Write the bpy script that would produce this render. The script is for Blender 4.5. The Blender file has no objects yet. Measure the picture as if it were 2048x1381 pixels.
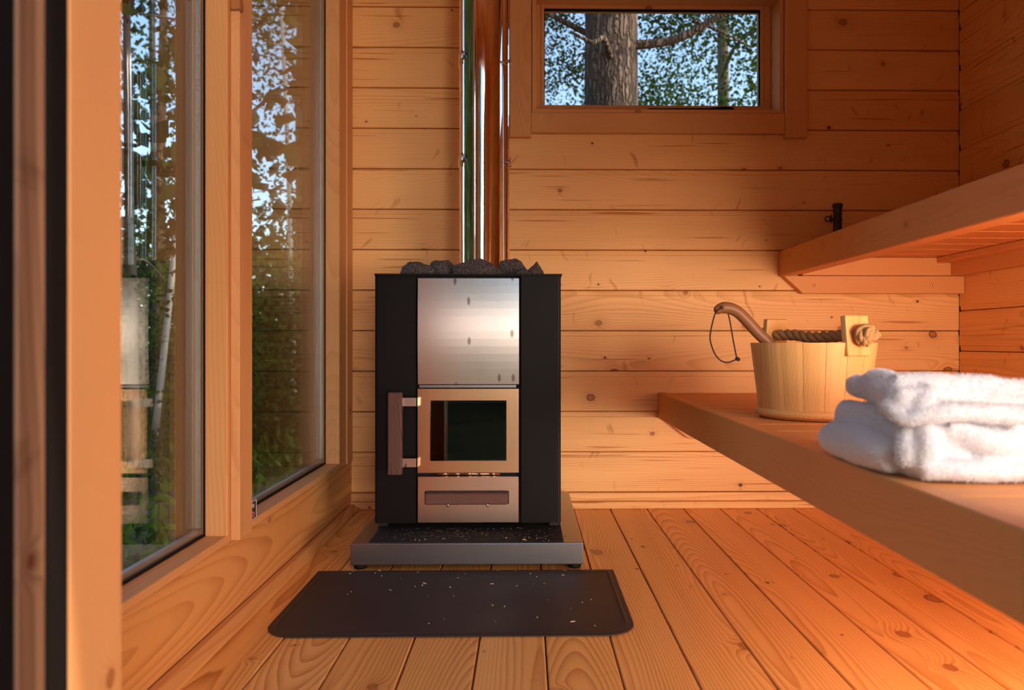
import bpy, bmesh, math, random
import numpy as np
from mathutils import Vector, Matrix, noise

random.seed(7)
S = bpy.context.scene
COL = S.collection

# ------------------------------------------------------------------ camera
cam_d = bpy.data.cameras.new('camera')
cam = bpy.data.objects.new('camera', cam_d)
COL.objects.link(cam)
cam.location = (0, 0, 0.545)
cam.rotation_euler = (math.pi / 2, 0, -0.0157)
cam_d.sensor_width = 36
cam_d.lens = 1485 / 2048 * 36
cam_d.shift_x = -52.3 / 2048
cam_d.shift_y = -3.5 / 2048
cam_d.clip_start = 0.02
cam_d.dof.use_dof = True
cam_d.dof.focus_distance = 1.95
cam_d.dof.aperture_fstop = 4.5
S.camera = cam

# ------------------------------------------------------------------ world, sun, lamps, exposure
S.view_settings.view_transform = 'Standard'
S.view_settings.look = 'None'
S.view_settings.exposure = 0.0
S.view_settings.gamma = 1.0
S.view_settings.use_curve_mapping = False

W = bpy.data.worlds.new('world')
S.world = W
W.use_nodes = True
wn = W.node_tree.nodes
sky = wn.new('ShaderNodeTexSky')
sky.sky_type = 'NISHITA'
sky.sun_disc = False
sky.sun_elevation = math.radians(24)
sky.sun_rotation = math.radians(105)
sky.air_density = 1.0
sky.dust_density = 0.6
wn['Background'].inputs['Strength'].default_value = 0.42
W.node_tree.links.new(sky.outputs[0], wn['Background'].inputs['Color'])


def lamp(name, kind, loc, direction, energy, color, **kw):
    d = bpy.data.lights.new(name, kind)
    d.energy = energy
    d.color = color
    for k, v in kw.items():
        setattr(d, k, v)
    o = bpy.data.objects.new(name, d)
    COL.objects.link(o)
    o.location = loc
    o.rotation_euler = Vector(direction).to_track_quat('-Z', 'Y').to_euler()
    return o


lamp('sun', 'SUN', (6, 0, 5), (-1, 0.05, -0.40), 3.4, (1.0, 0.80, 0.58), angle=math.radians(1.0))
# added area lamp for low warm light through the made-up opening and open door
lamp('low_front_fill', 'AREA', (3.1, -5.0, 0.45), (-0.36, 1, 0.02), 400, (1.0, 0.81, 0.66),
     shape='RECTANGLE', size=4.2, size_y=1.5)
lamp('side_wall_fill', 'AREA', (0.98, 0.52, 0.58), (1, 0.95, 0.0), 15.0, (1.0, 0.79, 0.58),  # added lamp, brightens the right wall under the upper bench
     shape='RECTANGLE', size=0.35, size_y=0.3)
lamp('bench_fill', 'AREA', (1.3, -1.6, 2.05), (-0.45, 2.8, -1.6), 62, (1.0, 0.82, 0.66),  # added lamp, brightens bench top and towels from high in front
     shape='RECTANGLE', size=1.2, size_y=1.2)
lamp('floor_fill', 'AREA', (0.95, 0.52, 0.16), (-0.16, 1, -0.06), 10.5, (1.0, 0.82, 0.62),  # added lamp below bench height, brightens floor and lower back wall
     shape='RECTANGLE', size=0.8, size_y=0.22)
lamp('doorway_light', 'AREA', (-0.2, -0.9, 0.70), (0.0, 1, 0.0), 3.6, (1.0, 0.82, 0.74),
     shape='RECTANGLE', size=1.4, size_y=0.40)
S.cycles.diffuse_bounces = 6
S.cycles.max_bounces = 16
S.cycles.transparent_max_bounces = 24


# ------------------------------------------------------------------ materials
class NT:
    def __init__(self, name):
        self.m = bpy.data.materials.new(name)
        self.m.use_nodes = True
        self.t = self.m.node_tree
        self.n = self.t.nodes
        self.l = self.t.links
        self.b = self.n['Principled BSDF']
        self.out = self.n['Material Output']

    def node(self, typ, **kw):
        nd = self.n.new(typ)
        for k, v in kw.items():
            setattr(nd, k, v)
        return nd

    def put(self, sock, v):
        if hasattr(v, 'is_linked') or hasattr(v, 'links'):
            self.l.new(v, sock)
        else:
            sock.default_value = v

    def math(self, op, a, b=None, c=None, clamp=False):
        nd = self.node('ShaderNodeMath', operation=op, use_clamp=clamp)
        self.put(nd.inputs[0], a)
        if b is not None:
            self.put(nd.inputs[1], b)
        if c is not None:
            self.put(nd.inputs[2], c)
        return nd.outputs[0]

    def xyz(self, x, y, z):
        nd = self.node('ShaderNodeCombineXYZ')
        for i, v in enumerate((x, y, z)):
            self.put(nd.inputs[i], v)
        return nd.outputs[0]

    def noise(self, vec, scale=1.0, detail=2.0, rough=0.5, out=0):
        nd = self.node('ShaderNodeTexNoise')
        self.put(nd.inputs['Vector'], vec)
        nd.inputs['Scale'].default_value = scale
        nd.inputs['Detail'].default_value = detail
        nd.inputs['Roughness'].default_value = rough
        return nd.outputs[out]

    def mix(self, fac, a, b, blend='MIX'):
        nd = self.node('ShaderNodeMix', data_type='RGBA', blend_type=blend)
        self.put(nd.inputs[0], fac)
        for i, v in ((6, a), (7, b)):
            if isinstance(v, tuple) and len(v) == 3:
                v = (*v, 1)
            self.put(nd.inputs[i], v)
        return nd.outputs[2]

    def step(self, v, lo, hi):
        nd = self.node('ShaderNodeMapRange', interpolation_type='SMOOTHSTEP')
        self.put(nd.inputs[0], v)
        nd.inputs[1].default_value = lo
        nd.inputs[2].default_value = hi
        return nd.outputs[0]

    def bump(self, h, strength=0.2, dist=0.001):
        nd = self.node('ShaderNodeBump')
        nd.inputs['Strength'].default_value = strength
        nd.inputs['Distance'].default_value = dist
        self.put(nd.inputs['Height'], h)
        self.l.new(nd.outputs[0], self.b.inputs['Normal'])

    def base(self, v):
        if isinstance(v, tuple):
            v = (*v, 1)
        self.put(self.b.inputs['Base Color'], v)

    def rough(self, v):
        self.put(self.b.inputs['Roughness'], v)


def wood(name, light, dark, knot=(0.16, 0.045, 0.014), freq=170, contrast=0.45, knots=0.36, knot_size=1.0,
         fibre=0.22, rough=0.5, spread=0.25, streak=0.3, spec=0.35, bump=0.12, pith=0.16):
    """pine board: local X runs along the grain, local Y across it"""
    t = NT(name)
    co = t.node('ShaderNodeTexCoord').outputs['Object']
    sp = t.node('ShaderNodeSeparateXYZ')
    t.l.new(co, sp.inputs[0])
    rnd = t.node('ShaderNodeObjectInfo').outputs['Random']
    r2 = t.math('FRACT', t.math('MULTIPLY', rnd, 17.31))
    r3 = t.math('FRACT', t.math('MULTIPLY', rnd, 61.7))
    x = t.math('ADD', sp.outputs[0], t.math('MULTIPLY', rnd, 41.0))
    y = t.math('ADD', sp.outputs[1], t.math('MULTIPLY', sp.outputs[2], 0.6))
    yr = t.math('ADD', y, t.math('MULTIPLY', r2, 23.0))
    # knots
    sc = 6.2
    vo = t.node('ShaderNodeTexVoronoi', voronoi_dimensions='2D', feature='F1')
    t.put(vo.inputs['Vector'], t.xyz(x, t.math('MULTIPLY', yr, 1.25), 0.0))
    vo.inputs['Scale'].default_value = sc
    vs = t.node('ShaderNodeSeparateColor')
    t.l.new(vo.outputs['Color'], vs.inputs[0])
    wob = t.math('MULTIPLY', t.math('SUBTRACT', t.noise(t.xyz(x, yr, rnd), 70, 1), 0.5), 0.004)
    d = t.math('ADD', t.math('DIVIDE', vo.outputs['Distance'], sc), wob)
    keep = t.math('LESS_THAN', vs.outputs[0], knots)
    rad = t.math('MULTIPLY_ADD', t.math('POWER', vs.outputs[1], 2.5), 0.0125 * knot_size, 0.0028)
    q = t.math('DIVIDE', d, rad)
    inside = t.math('MULTIPLY', keep, t.math('SUBTRACT', 1.0, t.step(q, 0.82, 1.1)))
    rim = t.math('MULTIPLY', keep, t.math('SUBTRACT', 1.0, t.step(t.math('ABSOLUTE', t.math('SUBTRACT', q, 0.95)), 0.05, 0.28)))
    pull = t.math('MULTIPLY', keep, t.math('EXPONENT', t.math('MULTIPLY', t.math('MULTIPLY', q, q), -0.16)))
    # growth rings, cut flat: arches along the board
    h = t.math('MULTIPLY_ADD', t.noise(t.xyz(t.math('MULTIPLY', x, 0.8), rnd, r2), 1.0, 1.0), 0.16, 0.0)
    cy = t.math('SUBTRACT', y, t.math('MULTIPLY', t.math('SUBTRACT', r3, 0.5), pith))
    rho = t.math('SQRT', t.math('ADD', t.math('MULTIPLY', cy, cy), t.math('MULTIPLY', h, h)))
    rho = t.math('ADD', rho, t.math('MULTIPLY', pull, 0.013))
    rho = t.math('ADD', rho, t.math('MULTIPLY', t.noise(t.xyz(t.math('MULTIPLY', x, 2.0), t.math('MULTIPLY', yr, 14.0), rnd), 1.0, 2.0), 0.010))
    ring = t.math('FRACT', t.math('MULTIPLY', rho, freq))
    ring = t.math('MULTIPLY', t.math('POWER', ring, 2.2), t.math('SUBTRACT', 1.0, t.step(ring, 0.9, 1.0)))
    rvar = t.noise(t.xyz(t.math('MULTIPLY', x, 1.2), t.math('MULTIPLY', yr, 26.0), rnd), 1.0, 1.0)
    ring = t.math('MULTIPLY', ring, t.math('MULTIPLY_ADD', rvar, 1.6, 0.1), clamp=True)
    fib = t.noise(t.xyz(t.math('MULTIPLY', x, 5.0), t.math('MULTIPLY', yr, 420.0), rnd), 1.0, 2.0)
    tone = t.noise(t.xyz(t.math('MULTIPLY', x, 1.6), t.math('MULTIPLY', yr, 9.0), r3), 1.0, 2.0)
    bend = t.math('MULTIPLY', t.noise(t.xyz(t.math('MULTIPLY', x, 5.0), t.math('MULTIPLY', yr, 12.0), r2), 1.0, 1.0), 0.12)
    smear = t.step(t.noise(t.xyz(t.math('MULTIPLY', t.math('ADD', x, bend), 30.0), t.math('MULTIPLY', yr, 9.0), r2), 1.0, 1.5), 0.655, 0.79)
    crack = t.step(t.noise(t.xyz(t.math('MULTIPLY', x, 2.6), t.math('MULTIPLY', yr, 95.0), r3), 1.0, 1.0), 0.665, 0.77)
    f = t.math('ADD', t.math('MULTIPLY', ring, contrast), t.math('MULTIPLY', t.math('SUBTRACT', fib, 0.5), fibre))
    f = t.math('ADD', f, t.math('MULTIPLY', t.math('SUBTRACT', tone, 0.5), 0.55))
    f = t.math('ADD', f, t.math('MULTIPLY', smear, streak))
    f = t.math('ADD', f, t.math('MULTIPLY', crack, streak * 1.3))
    f = t.math('ADD', f, t.math('MULTIPLY', pull, 0.30))
    f = t.math('ADD', f, t.math('MULTIPLY', t.math('SUBTRACT', rnd, 0.5), spread), clamp=True)
    c = t.mix(f, light, dark)
    core = tuple(0.72 * a + 0.28 * b for a, b in zip(dark, knot))
    c = t.mix(t.math('MULTIPLY', inside, 0.85), c, core)
    dk = t.math('GREATER_THAN', vs.outputs[2], 0.45)
    c = t.mix(t.math('MULTIPLY', rim, t.math('MULTIPLY_ADD', dk, 0.5, 0.35)), c, knot)
    c = t.mix(t.math('MULTIPLY', t.math('MULTIPLY', inside, dk), t.math('LESS_THAN', rad, 0.006)), c, tuple(v * 0.5 for v in knot))
    t.base(c)
    t.rough(t.math('MULTIPLY_ADD', ring, 0.12, rough))
    t.b.inputs['Specular IOR Level'].default_value = spec
    t.bump(t.math('ADD', t.math('MULTIPLY', ring, -0.6), fib), bump, 0.0006)
    return t.m


def plain(name, color, rough=0.5, metal=0.0, spec=0.5, var=0.0, scale=40, bump=0.0):
    t = NT(name)
    if var or bump:
        co = t.node('ShaderNodeTexCoord').outputs['Object']
        nz = t.noise(co, scale, 4, 0.6)
        t.base(t.mix(nz, tuple(c * (1 - var) for c in color), tuple(min(1, c * (1 + var)) for c in color)))
        if bump:
            t.bump(nz, bump, 0.002)
    else:
        t.base(color)
    t.rough(rough)
    t.b.inputs['Metallic'].default_value = metal
    t.b.inputs['Specular IOR Level'].default_value = spec
    return t.m


M = {}
M['wall'] = wood('wood_wall', (0.89, 0.485, 0.180), (0.50, 0.170, 0.035), contrast=0.46, fibre=0.34, pith=0.42, knots=0.46, streak=0.62)
M['wall_r_lit'] = wood('wood_wall_side_lit', (0.91, 0.475, 0.155), (0.52, 0.175, 0.035), contrast=0.46, fibre=0.34, pith=0.42, knots=0.46, streak=0.62)  # wall wood copy with warm bounce light put into its colour
M['floor'] = wood('wood_floor', (0.92, 0.475, 0.135), (0.54, 0.175, 0.030), freq=190, contrast=0.95, fibre=0.35, knots=0.30, knot_size=1.7, rough=0.34, spread=0.3, streak=0.12, spec=0.6, bump=0.25)
M['low'] = wood('wood_plinth_board', (0.72, 0.33, 0.105), (0.44, 0.145, 0.030), freq=120, contrast=0.7, knots=0.16, rough=0.45, streak=0.1)
M['frame'] = wood('wood_frame', (0.70, 0.345, 0.135), (0.50, 0.195, 0.060), freq=330, contrast=0.34, knots=0.10, knot_size=0.8, spread=0.15, streak=0.12, rough=0.5, spec=0.15)
M['jamb'] = wood('wood_jamb', (0.70, 0.345, 0.140), (0.46, 0.17, 0.05), freq=260, contrast=0.34, knots=0.30, knot_size=1.6, spread=0.15, streak=0.25, rough=0.5, spec=0.15)
M['bench'] = wood('wood_bench', (0.72, 0.31, 0.098), (0.54, 0.195, 0.05), freq=300, contrast=0.22, knots=0.03, knot_size=0.4, spread=0.12, streak=0.12)
M['bucket'] = wood('wood_bucket', (0.86, 0.49, 0.18), (0.62, 0.27, 0.065), freq=260, contrast=0.6, knots=0.05, knot_size=0.5, spread=0.35, streak=0.1, rough=0.45)
M['ladle'] = wood('wood_ladle', (0.26, 0.105, 0.042), (0.16, 0.055, 0.02), freq=300, contrast=0.3, knots=0.0, rough=0.42)
M['handle'] = wood('wood_dark_handle', (0.125, 0.052, 0.040), (0.03, 0.011, 0.009), freq=420, contrast=0.5, knots=0.05, fibre=0.9, streak=0.5, rough=0.6, bump=0.5)
M['weathered'] = wood('wood_weathered', (0.20, 0.105, 0.062), (0.06, 0.028, 0.017), contrast=0.6, knots=0.3, streak=0.5)
M['reveal_shade'] = wood('wood_reveal_shade', (0.085, 0.042, 0.026), (0.035, 0.016, 0.010), rough=0.7, spec=0.1)  # reveal wood with shade and stile reflection put into the colour
M['gap'] = plain('dark_gap', (0.07, 0.028, 0.010), 0.9, spec=0.1)
M['black'] = plain('black_painted_steel', (0.006, 0.0042, 0.0048), 0.42, var=0.15, spec=0.13)
M['blackpaint'] = plain('black_painted_wood', (0.004, 0.004, 0.006), 0.7, spec=0.1)
M['rubber'] = plain('black_rubber', (0.005, 0.005, 0.006), 0.6, spec=0.15)
M['soot'] = plain('soot_black', (0.010, 0.009, 0.009), 0.8, var=0.3)
M['brass'] = plain('darkened_brass', (0.045, 0.042, 0.018), 0.35, metal=0.7, var=0.4, scale=30)
M['cord'] = plain('brown_cord', (0.035, 0.012, 0.008), 0.7)
M['chrome'] = plain('chrome', (0.80, 0.80, 0.82), 0.12, metal=1.0)
M['wing'] = plain('wing_nut_metal', (0.42, 0.36, 0.33), 0.25, metal=1.0)
M['spacer'] = plain('aluminium_spacer', (0.45, 0.45, 0.47), 0.4, metal=0.8)
M['tag'] = plain('tag_dark', (0.035, 0.03, 0.05), 0.4)
M['tagwhite'] = plain('tag_white', (0.8, 0.78, 0.8), 0.5)
M['tagpink'] = plain('tag_pink', (0.75, 0.25, 0.35), 0.5)
M['splinter'] = plain('wood_splinter', (0.75, 0.52, 0.34), 0.7, var=0.2)
M['ash'] = plain('ash_bits', (0.075, 0.045, 0.03), 0.9, var=0.7, scale=400)
M['firebrick'] = plain('fire_lining', (0.10, 0.085, 0.07), 0.9, var=0.4, scale=18)


def steel(name, color, rough, stretch=(6, 6, 300), dents=0.0, aniso=0.0, dirt=0.25, brush=0.12):
    t = NT(name)
    co = t.node('ShaderNodeTexCoord').outputs['Object']
    mp = t.node('ShaderNodeMapping')
    mp.inputs['Scale'].default_value = stretch
    t.l.new(co, mp.inputs[0])
    br = t.noise(mp.outputs[0], 1.0, 3, 0.6)
    bl = t.noise(co, 9.0, 3, 0.6)
    c = t.mix(t.math('MULTIPLY', bl, dirt), color, tuple(v * 0.55 for v in color))
    c = t.mix(t.math('MULTIPLY', t.math('SUBTRACT', br, 0.3), brush, clamp=True), c, tuple(v * 0.7 for v in color))
    if dents:
        # small runs and drips with a dark foot
        mp2 = t.node('ShaderNodeMapping')
        mp2.inputs['Scale'].default_value = (1, 0.42, 0.42)
        t.l.new(co, mp2.inputs[0])
        vo = t.node('ShaderNodeTexVoronoi', voronoi_dimensions='2D')
        mp2.inputs['Rotation'].default_value = (-math.pi / 2, 0, 0)
        t.l.new(mp2.outputs[0], vo.inputs['Vector'])
        vo.inputs['Scale'].default_value = 26
        vs = t.node('ShaderNodeSeparateColor')
        t.l.new(vo.outputs['Color'], vs.inputs[0])
        msk = t.math('MULTIPLY', t.math('LESS_THAN', vs.outputs[0], 0.30), t.math('SUBTRACT', 1.0, t.step(vo.outputs['Distance'], 0.06, 0.15)))
        c = t.mix(t.math('MULTIPLY', msk, dents), c, (0.20, 0.14, 0.12))
    t.base(c)
    t.b.inputs['Metallic'].default_value = 1.0
    t.rough(t.math('MULTIPLY_ADD', br, brush * 0.6, rough))
    if aniso:
        t.b.inputs['Anisotropic'].default_value = aniso
    t.bump(br, 0.015, 0.0003)
    return t.m


M['steel'] = steel('brushed_steel', (0.76, 0.68, 0.65), 0.22, (420, 5, 9), dents=0.75, dirt=0.3, brush=0.07)
M['steel_door'] = steel('heat_tinted_steel', (0.74, 0.44, 0.26), 0.20, (400, 5, 12))
M['steel_plinth'] = steel('plinth_steel', (0.31, 0.28, 0.285), 0.26, (8, 300, 300))
M['steel_drawer'] = steel('drawer_steel', (0.74, 0.53, 0.42), 0.20, (420, 5, 9), dirt=0.3, brush=0.07)  # brown reflection put into the steel colour
M['mirror'] = steel('polished_flue_steel', (0.92, 0.84, 0.80), 0.02, (60, 60, 2), dirt=0.08)


def glass(name, tint=(0.95, 0.97, 0.96), ior=1.32):
    t = NT(name)
    t.n.remove(t.b)
    geo = t.node('ShaderNodeNewGeometry')
    i = t.math('ADD', t.math('MULTIPLY', geo.outputs['Backfacing'], 1 / ior - ior), ior)
    fr = t.node('ShaderNodeFresnel')
    t.l.new(i, fr.inputs[0])
    tr = t.node('ShaderNodeBsdfTransparent')
    tr.inputs[0].default_value = (*tint, 1)
    gl = t.node('ShaderNodeBsdfGlossy')
    gl.inputs['Roughness'].default_value = 0.0
    gl.inputs['Color'].default_value = (1, 1, 1, 1)
    mx = t.node('ShaderNodeMixShader')
    t.l.new(fr.outputs[0], mx.inputs[0])
    t.l.new(tr.outputs[0], mx.inputs[1])
    t.l.new(gl.outputs[0], mx.inputs[2])
    t.l.new(mx.outputs[0], t.out.inputs[0])
    return t.m


M['glass'] = glass('window_glass')
M['stoveglass'] = glass('stove_glass', (0.35, 0.33, 0.31), 1.5)

t = NT('mat_black_plate')
co = t.node('ShaderNodeTexCoord').outputs['Object']
n1 = t.noise(co, 6, 5, 0.65)
n2 = t.noise(co, 60, 3, 0.7)
c = t.mix(n1, (0.024, 0.013, 0.011), (0.040, 0.024, 0.020))
c = t.mix(t.step(n2, 0.66, 0.8), c, (0.075, 0.055, 0.05))
t.base(c)
t.rough(t.math('MULTIPLY_ADD', n1, 0.25, 0.42))
t.bump(n2, 0.08, 0.001)
M['plate'] = t.m

t = NT('stone_grey')
co = t.node('ShaderNodeTexCoord').outputs['Object']
n1 = t.noise(co, 260, 3, 0.7)
n2 = t.noise(co, 25, 4, 0.6)
c = t.mix(t.step(n1, 0.40, 0.68), (0.020, 0.016, 0.016), (0.20, 0.155, 0.15))
c = t.mix(t.math('MULTIPLY', n2, 0.45), c, (0.03, 0.022, 0.022))
t.base(c)
t.rough(0.75)
t.bump(t.math('ADD', n1, n2), 0.5, 0.002)
M['stone'] = t.m

t = NT('towel_white')
co = t.node('ShaderNodeTexCoord').outputs['Object']
n1 = t.noise(co, 420, 3, 0.7)
n2 = t.noise(co, 55, 3, 0.6)
t.base(t.mix(n1, (0.70, 0.675, 0.70), (0.82, 0.80, 0.82)))
t.rough(0.95)
t.b.inputs['Specular IOR Level'].default_value = 0.1
t.b.inputs['Sheen Weight'].default_value = 0.25
t.bump(t.math('ADD', n1, t.math('MULTIPLY', n2, 1.3)), 0.55, 0.004)
M['towel'] = t.m
M['fibre'] = plain('terry_pile', (0.80, 0.775, 0.80), 0.95, spec=0.1)

t = NT('manila_rope')
co = t.node('ShaderNodeTexCoord').outputs['Object']
n1 = t.noise(co, 300, 3, 0.7)
t.base(t.mix(n1, (0.30, 0.14, 0.05), (0.72, 0.42, 0.17)))
t.rough(0.85)
t.bump(n1, 0.5, 0.001)
M['rope'] = t.m


def leafmat(name, a, b, trans=0.45):
    t = NT(name)
    t.n.remove(t.b)
    co = t.node('ShaderNodeTexCoord').outputs['Object']
    nz = t.noise(co, 2.2, 3, 0.7)
    c = t.mix(t.step(nz, 0.35, 0.65), a, b)
    df = t.node('ShaderNodeBsdfDiffuse')
    tl = t.node('ShaderNodeBsdfTranslucent')
    t.l.new(c, df.inputs[0])
    t.l.new(c, tl.inputs[0])
    mx = t.node('ShaderNodeMixShader')
    mx.inputs[0].default_value = trans
    t.l.new(df.outputs[0], mx.inputs[1])
    t.l.new(tl.outputs[0], mx.inputs[2])
    t.l.new(mx.outputs[0], t.out.inputs[0])
    return t.m


M['leaf'] = leafmat('leaf_broad', (0.035, 0.075, 0.015), (0.085, 0.15, 0.028))
M['leaf_dark'] = leafmat('leaf_dark', (0.018, 0.038, 0.014), (0.04, 0.07, 0.022), 0.25)
M['leaf_yellow'] = leafmat('leaf_bright', (0.08, 0.14, 0.02), (0.16, 0.23, 0.04))

t = NT('pine_bark')
co = t.node('ShaderNodeTexCoord').outputs['Object']
mp = t.node('ShaderNodeMapping')
mp.inputs['Scale'].default_value = (1, 1, 0.14)
t.l.new(co, mp.inputs[0])
vo = t.node('ShaderNodeTexVoronoi', feature='DISTANCE_TO_EDGE')
wv = t.node('ShaderNodeVectorMath', operation='ADD')
t.l.new(mp.outputs[0], wv.inputs[0])
nv = t.node('ShaderNodeVectorMath', operation='SCALE')
t.l.new(t.noise(co, 12, 3, 0.6, out=1), nv.inputs[0])
nv.inputs['Scale'].default_value = 0.05
t.l.new(nv.outputs[0], wv.inputs[1])
t.l.new(wv.outputs[0], vo.inputs['Vector'])
vo.inputs['Scale'].default_value = 34
n1 = t.noise(mp.outputs[0], 40, 4, 0.65)
e = t.step(vo.outputs['Distance'], 0.0, 0.30)
c = t.mix(n1, (0.15, 0.09, 0.06), (0.38, 0.25, 0.17))
c = t.mix(t.math('SUBTRACT', 1.0, e), c, (0.075, 0.045, 0.032))
t.base(c)
t.rough(0.9)
t.bump(t.math('ADD', e, t.math('MULTIPLY', n1, 0.4)), 1.0, 0.02)
M['bark'] = t.m

t = NT('birch_bark')
co = t.node('ShaderNodeTexCoord').outputs['Object']
mp = t.node('ShaderNodeMapping')
mp.inputs['Scale'].default_value = (1, 1, 4)
t.l.new(co, mp.inputs[0])
n1 = t.noise(mp.outputs[0], 5, 4, 0.7)
t.base(t.mix(t.step(n1, 0.55, 0.68), (0.58, 0.54, 0.50), (0.05, 0.04, 0.035)))
t.rough(0.8)
M['birch'] = t.m
M['dimbark'] = plain('grey_bark', (0.16, 0.12, 0.09), 0.9, var=0.4, scale=20)

t = NT('forest_floor')
co = t.node('ShaderNodeTexCoord').outputs['Object']
n1 = t.noise(co, 1.3, 5, 0.65)
n2 = t.noise(co, 14, 4, 0.7)
c = t.mix(t.step(n1, 0.35, 0.65), (0.035, 0.045, 0.018), (0.075, 0.085, 0.028))
c = t.mix(t.step(n2, 0.55, 0.75), c, (0.10, 0.075, 0.045))
t.base(c)
t.rough(0.95)
t.bump(n2, 0.6, 0.05)
M['ground'] = t.m


# ------------------------------------------------------------------ mesh helpers
def mesh_of(verts, faces, smooth=False):
    me = bpy.data.meshes.new('m')
    me.from_pydata([tuple(v) for v in verts], [], faces)
    if smooth:
        me.polygons.foreach_set('use_smooth', [True] * len(me.polygons))
    me.update()
    return me


def bm_mesh(bm, smooth=False):
    bmesh.ops.recalc_face_normals(bm, faces=bm.faces)
    me = bpy.data.meshes.new('m')
    bm.to_mesh(me)
    bm.free()
    if smooth:
        me.polygons.foreach_set('use_smooth', [True] * len(me.polygons))
    return me


def obj(name, me, mat=None, parent=None, matrix=None, kind=None, label=None):
    o = bpy.data.objects.new(name, me)
    COL.objects.link(o)
    if mat is not None and len(me.materials) == 0:
        me.materials.append(mat)
    mw = matrix if matrix is not None else Matrix.Identity(4)
    if parent is not None:
        o.parent = parent
        o.matrix_local = WM[parent.name].inverted() @ mw
    else:
        o.matrix_local = mw
    WM[o.name] = mw
    if kind:
        o['kind'] = kind
    if label:
        o['label'] = label
    return o


WM = {}


def root(name, loc, label=None, cat=None, group=None, kind=None):
    o = bpy.data.objects.new(name, None)
    COL.objects.link(o)
    o.location = loc
    o.empty_display_size = 0.05
    WM[o.name] = Matrix.Translation(loc)
    tag(o, label, cat, group, kind)
    return o


def tag(o, label=None, cat=None, group=None, kind=None):
    if label:
        o['label'] = label
    if cat:
        o['category'] = cat
    if group:
        o['group'] = group
    if kind:
        o['kind'] = kind
    return o


AX = {'x': Vector((1, 0, 0)), 'y': Vector((0, 1, 0)), 'z': Vector((0, 0, 1)),
      '-x': Vector((-1, 0, 0)), '-y': Vector((0, -1, 0)), '-z': Vector((0, 0, -1))}
_cache = {}


def frame_m(center, along, normal):
    X = AX[along] if isinstance(along, str) else Vector(along).normalized()
    Z = AX[normal] if isinstance(normal, str) else Vector(normal).normalized()
    Y = Z.cross(X)
    m = Matrix((X, Y, Z)).transposed().to_4x4()
    m.translation = Vector(center)
    return m


def board_mesh(L, Wd, T, bev, mat, groove=0.0, segs=1):
    """local X length, Y width, Z thickness; front face is +Z; groove = recessed lip along the +Y edge"""
    key = (round(L, 4), round(Wd, 4), round(T, 4), bev, mat.name, groove)
    if key in _cache:
        return _cache[key]
    h, w = T / 2, Wd / 2
    if groove:
        pr = [(-w, -h), (-w, h - 0.0025), (-w + 0.0025, h), (w - groove - 0.0015, h), (w - groove, h - 0.0025),
              (w - 0.002, h - 0.004), (w, h - 0.007), (w, -h)]
    else:
        b = bev
        pr = [(-w + b, -h), (-w, -h + b), (-w, h - b), (-w + b, h), (w - b, h), (w, h - b), (w, -h + b), (w - b, -h)]
    n = len(pr)
    be = min(bev, 0.0015) if not groove else 0
    vs = []
    for sx, off in ((-1, 0), (1, 0)):
        vs += [(sx * L / 2, y, z) for y, z in pr]
    fs = [[i, (i + 1) % n, n + (i + 1) % n, n + i] for i in range(n)]
    fs.append(list(range(n)))
    fs.append(list(range(2 * n - 1, n - 1, -1)))
    bm = bmesh.new()
    bv = [bm.verts.new(v) for v in vs]
    for f in fs:
        bm.faces.new([bv[i] for i in f])
    me = bm_mesh(bm)
    me.materials.append(mat)
    _cache[key] = me
    return me


def board(name, lo, hi, along, normal, mat, parent, bev=0.0015, groove=0.0):
    """axis aligned board between corner lo and corner hi"""
    lo, hi = Vector(lo), Vector(hi)
    c = (lo + hi) / 2
    sz = Vector((abs(hi[i] - lo[i]) for i in range(3)))
    fm = frame_m(c, along, normal)
    R = fm.to_3x3()

    def ext(col):
        v = R.col[col]
        return abs(v.x) * sz.x + abs(v.y) * sz.y + abs(v.z) * sz.z
    me = board_mesh(ext(0), ext(1), ext(2), bev, mat, groove)
    return obj(name, me, mat, parent, fm)


def box_bm(bm, lo, hi, bev=0.0, seg=2):
    r = bmesh.ops.create_cube(bm, size=1)
    c = (Vector(lo) + Vector(hi)) / 2
    s = Vector((hi[i] - lo[i] for i in range(3)))
    for v in r['verts']:
        v.co = Vector((v.co.x * s.x, v.co.y * s.y, v.co.z * s.z)) + c
    if bev:
        es = list({e for v in r['verts'] for e in v.link_edges})
        bmesh.ops.bevel(bm, geom=es, offset=bev, segments=seg, affect='EDGES', profile=0.5)


def box(name, lo, hi, mat, parent=None, bev=0.0, seg=2, kind=None, smooth=False):
    lo, hi = Vector(lo), Vector(hi)
    c = (lo + hi) / 2
    bm = bmesh.new()
    box_bm(bm, lo - c, hi - c, bev, seg)
    return obj(name, bm_mesh(bm, smooth), mat, parent, Matrix.Translation(c), kind)


def boxes(name, lst, mat, parent=None, kind=None):
    bm = bmesh.new()
    for lo, hi in lst:
        box_bm(bm, lo, hi)
    return obj(name, bm_mesh(bm), mat, parent, None, kind)


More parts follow.
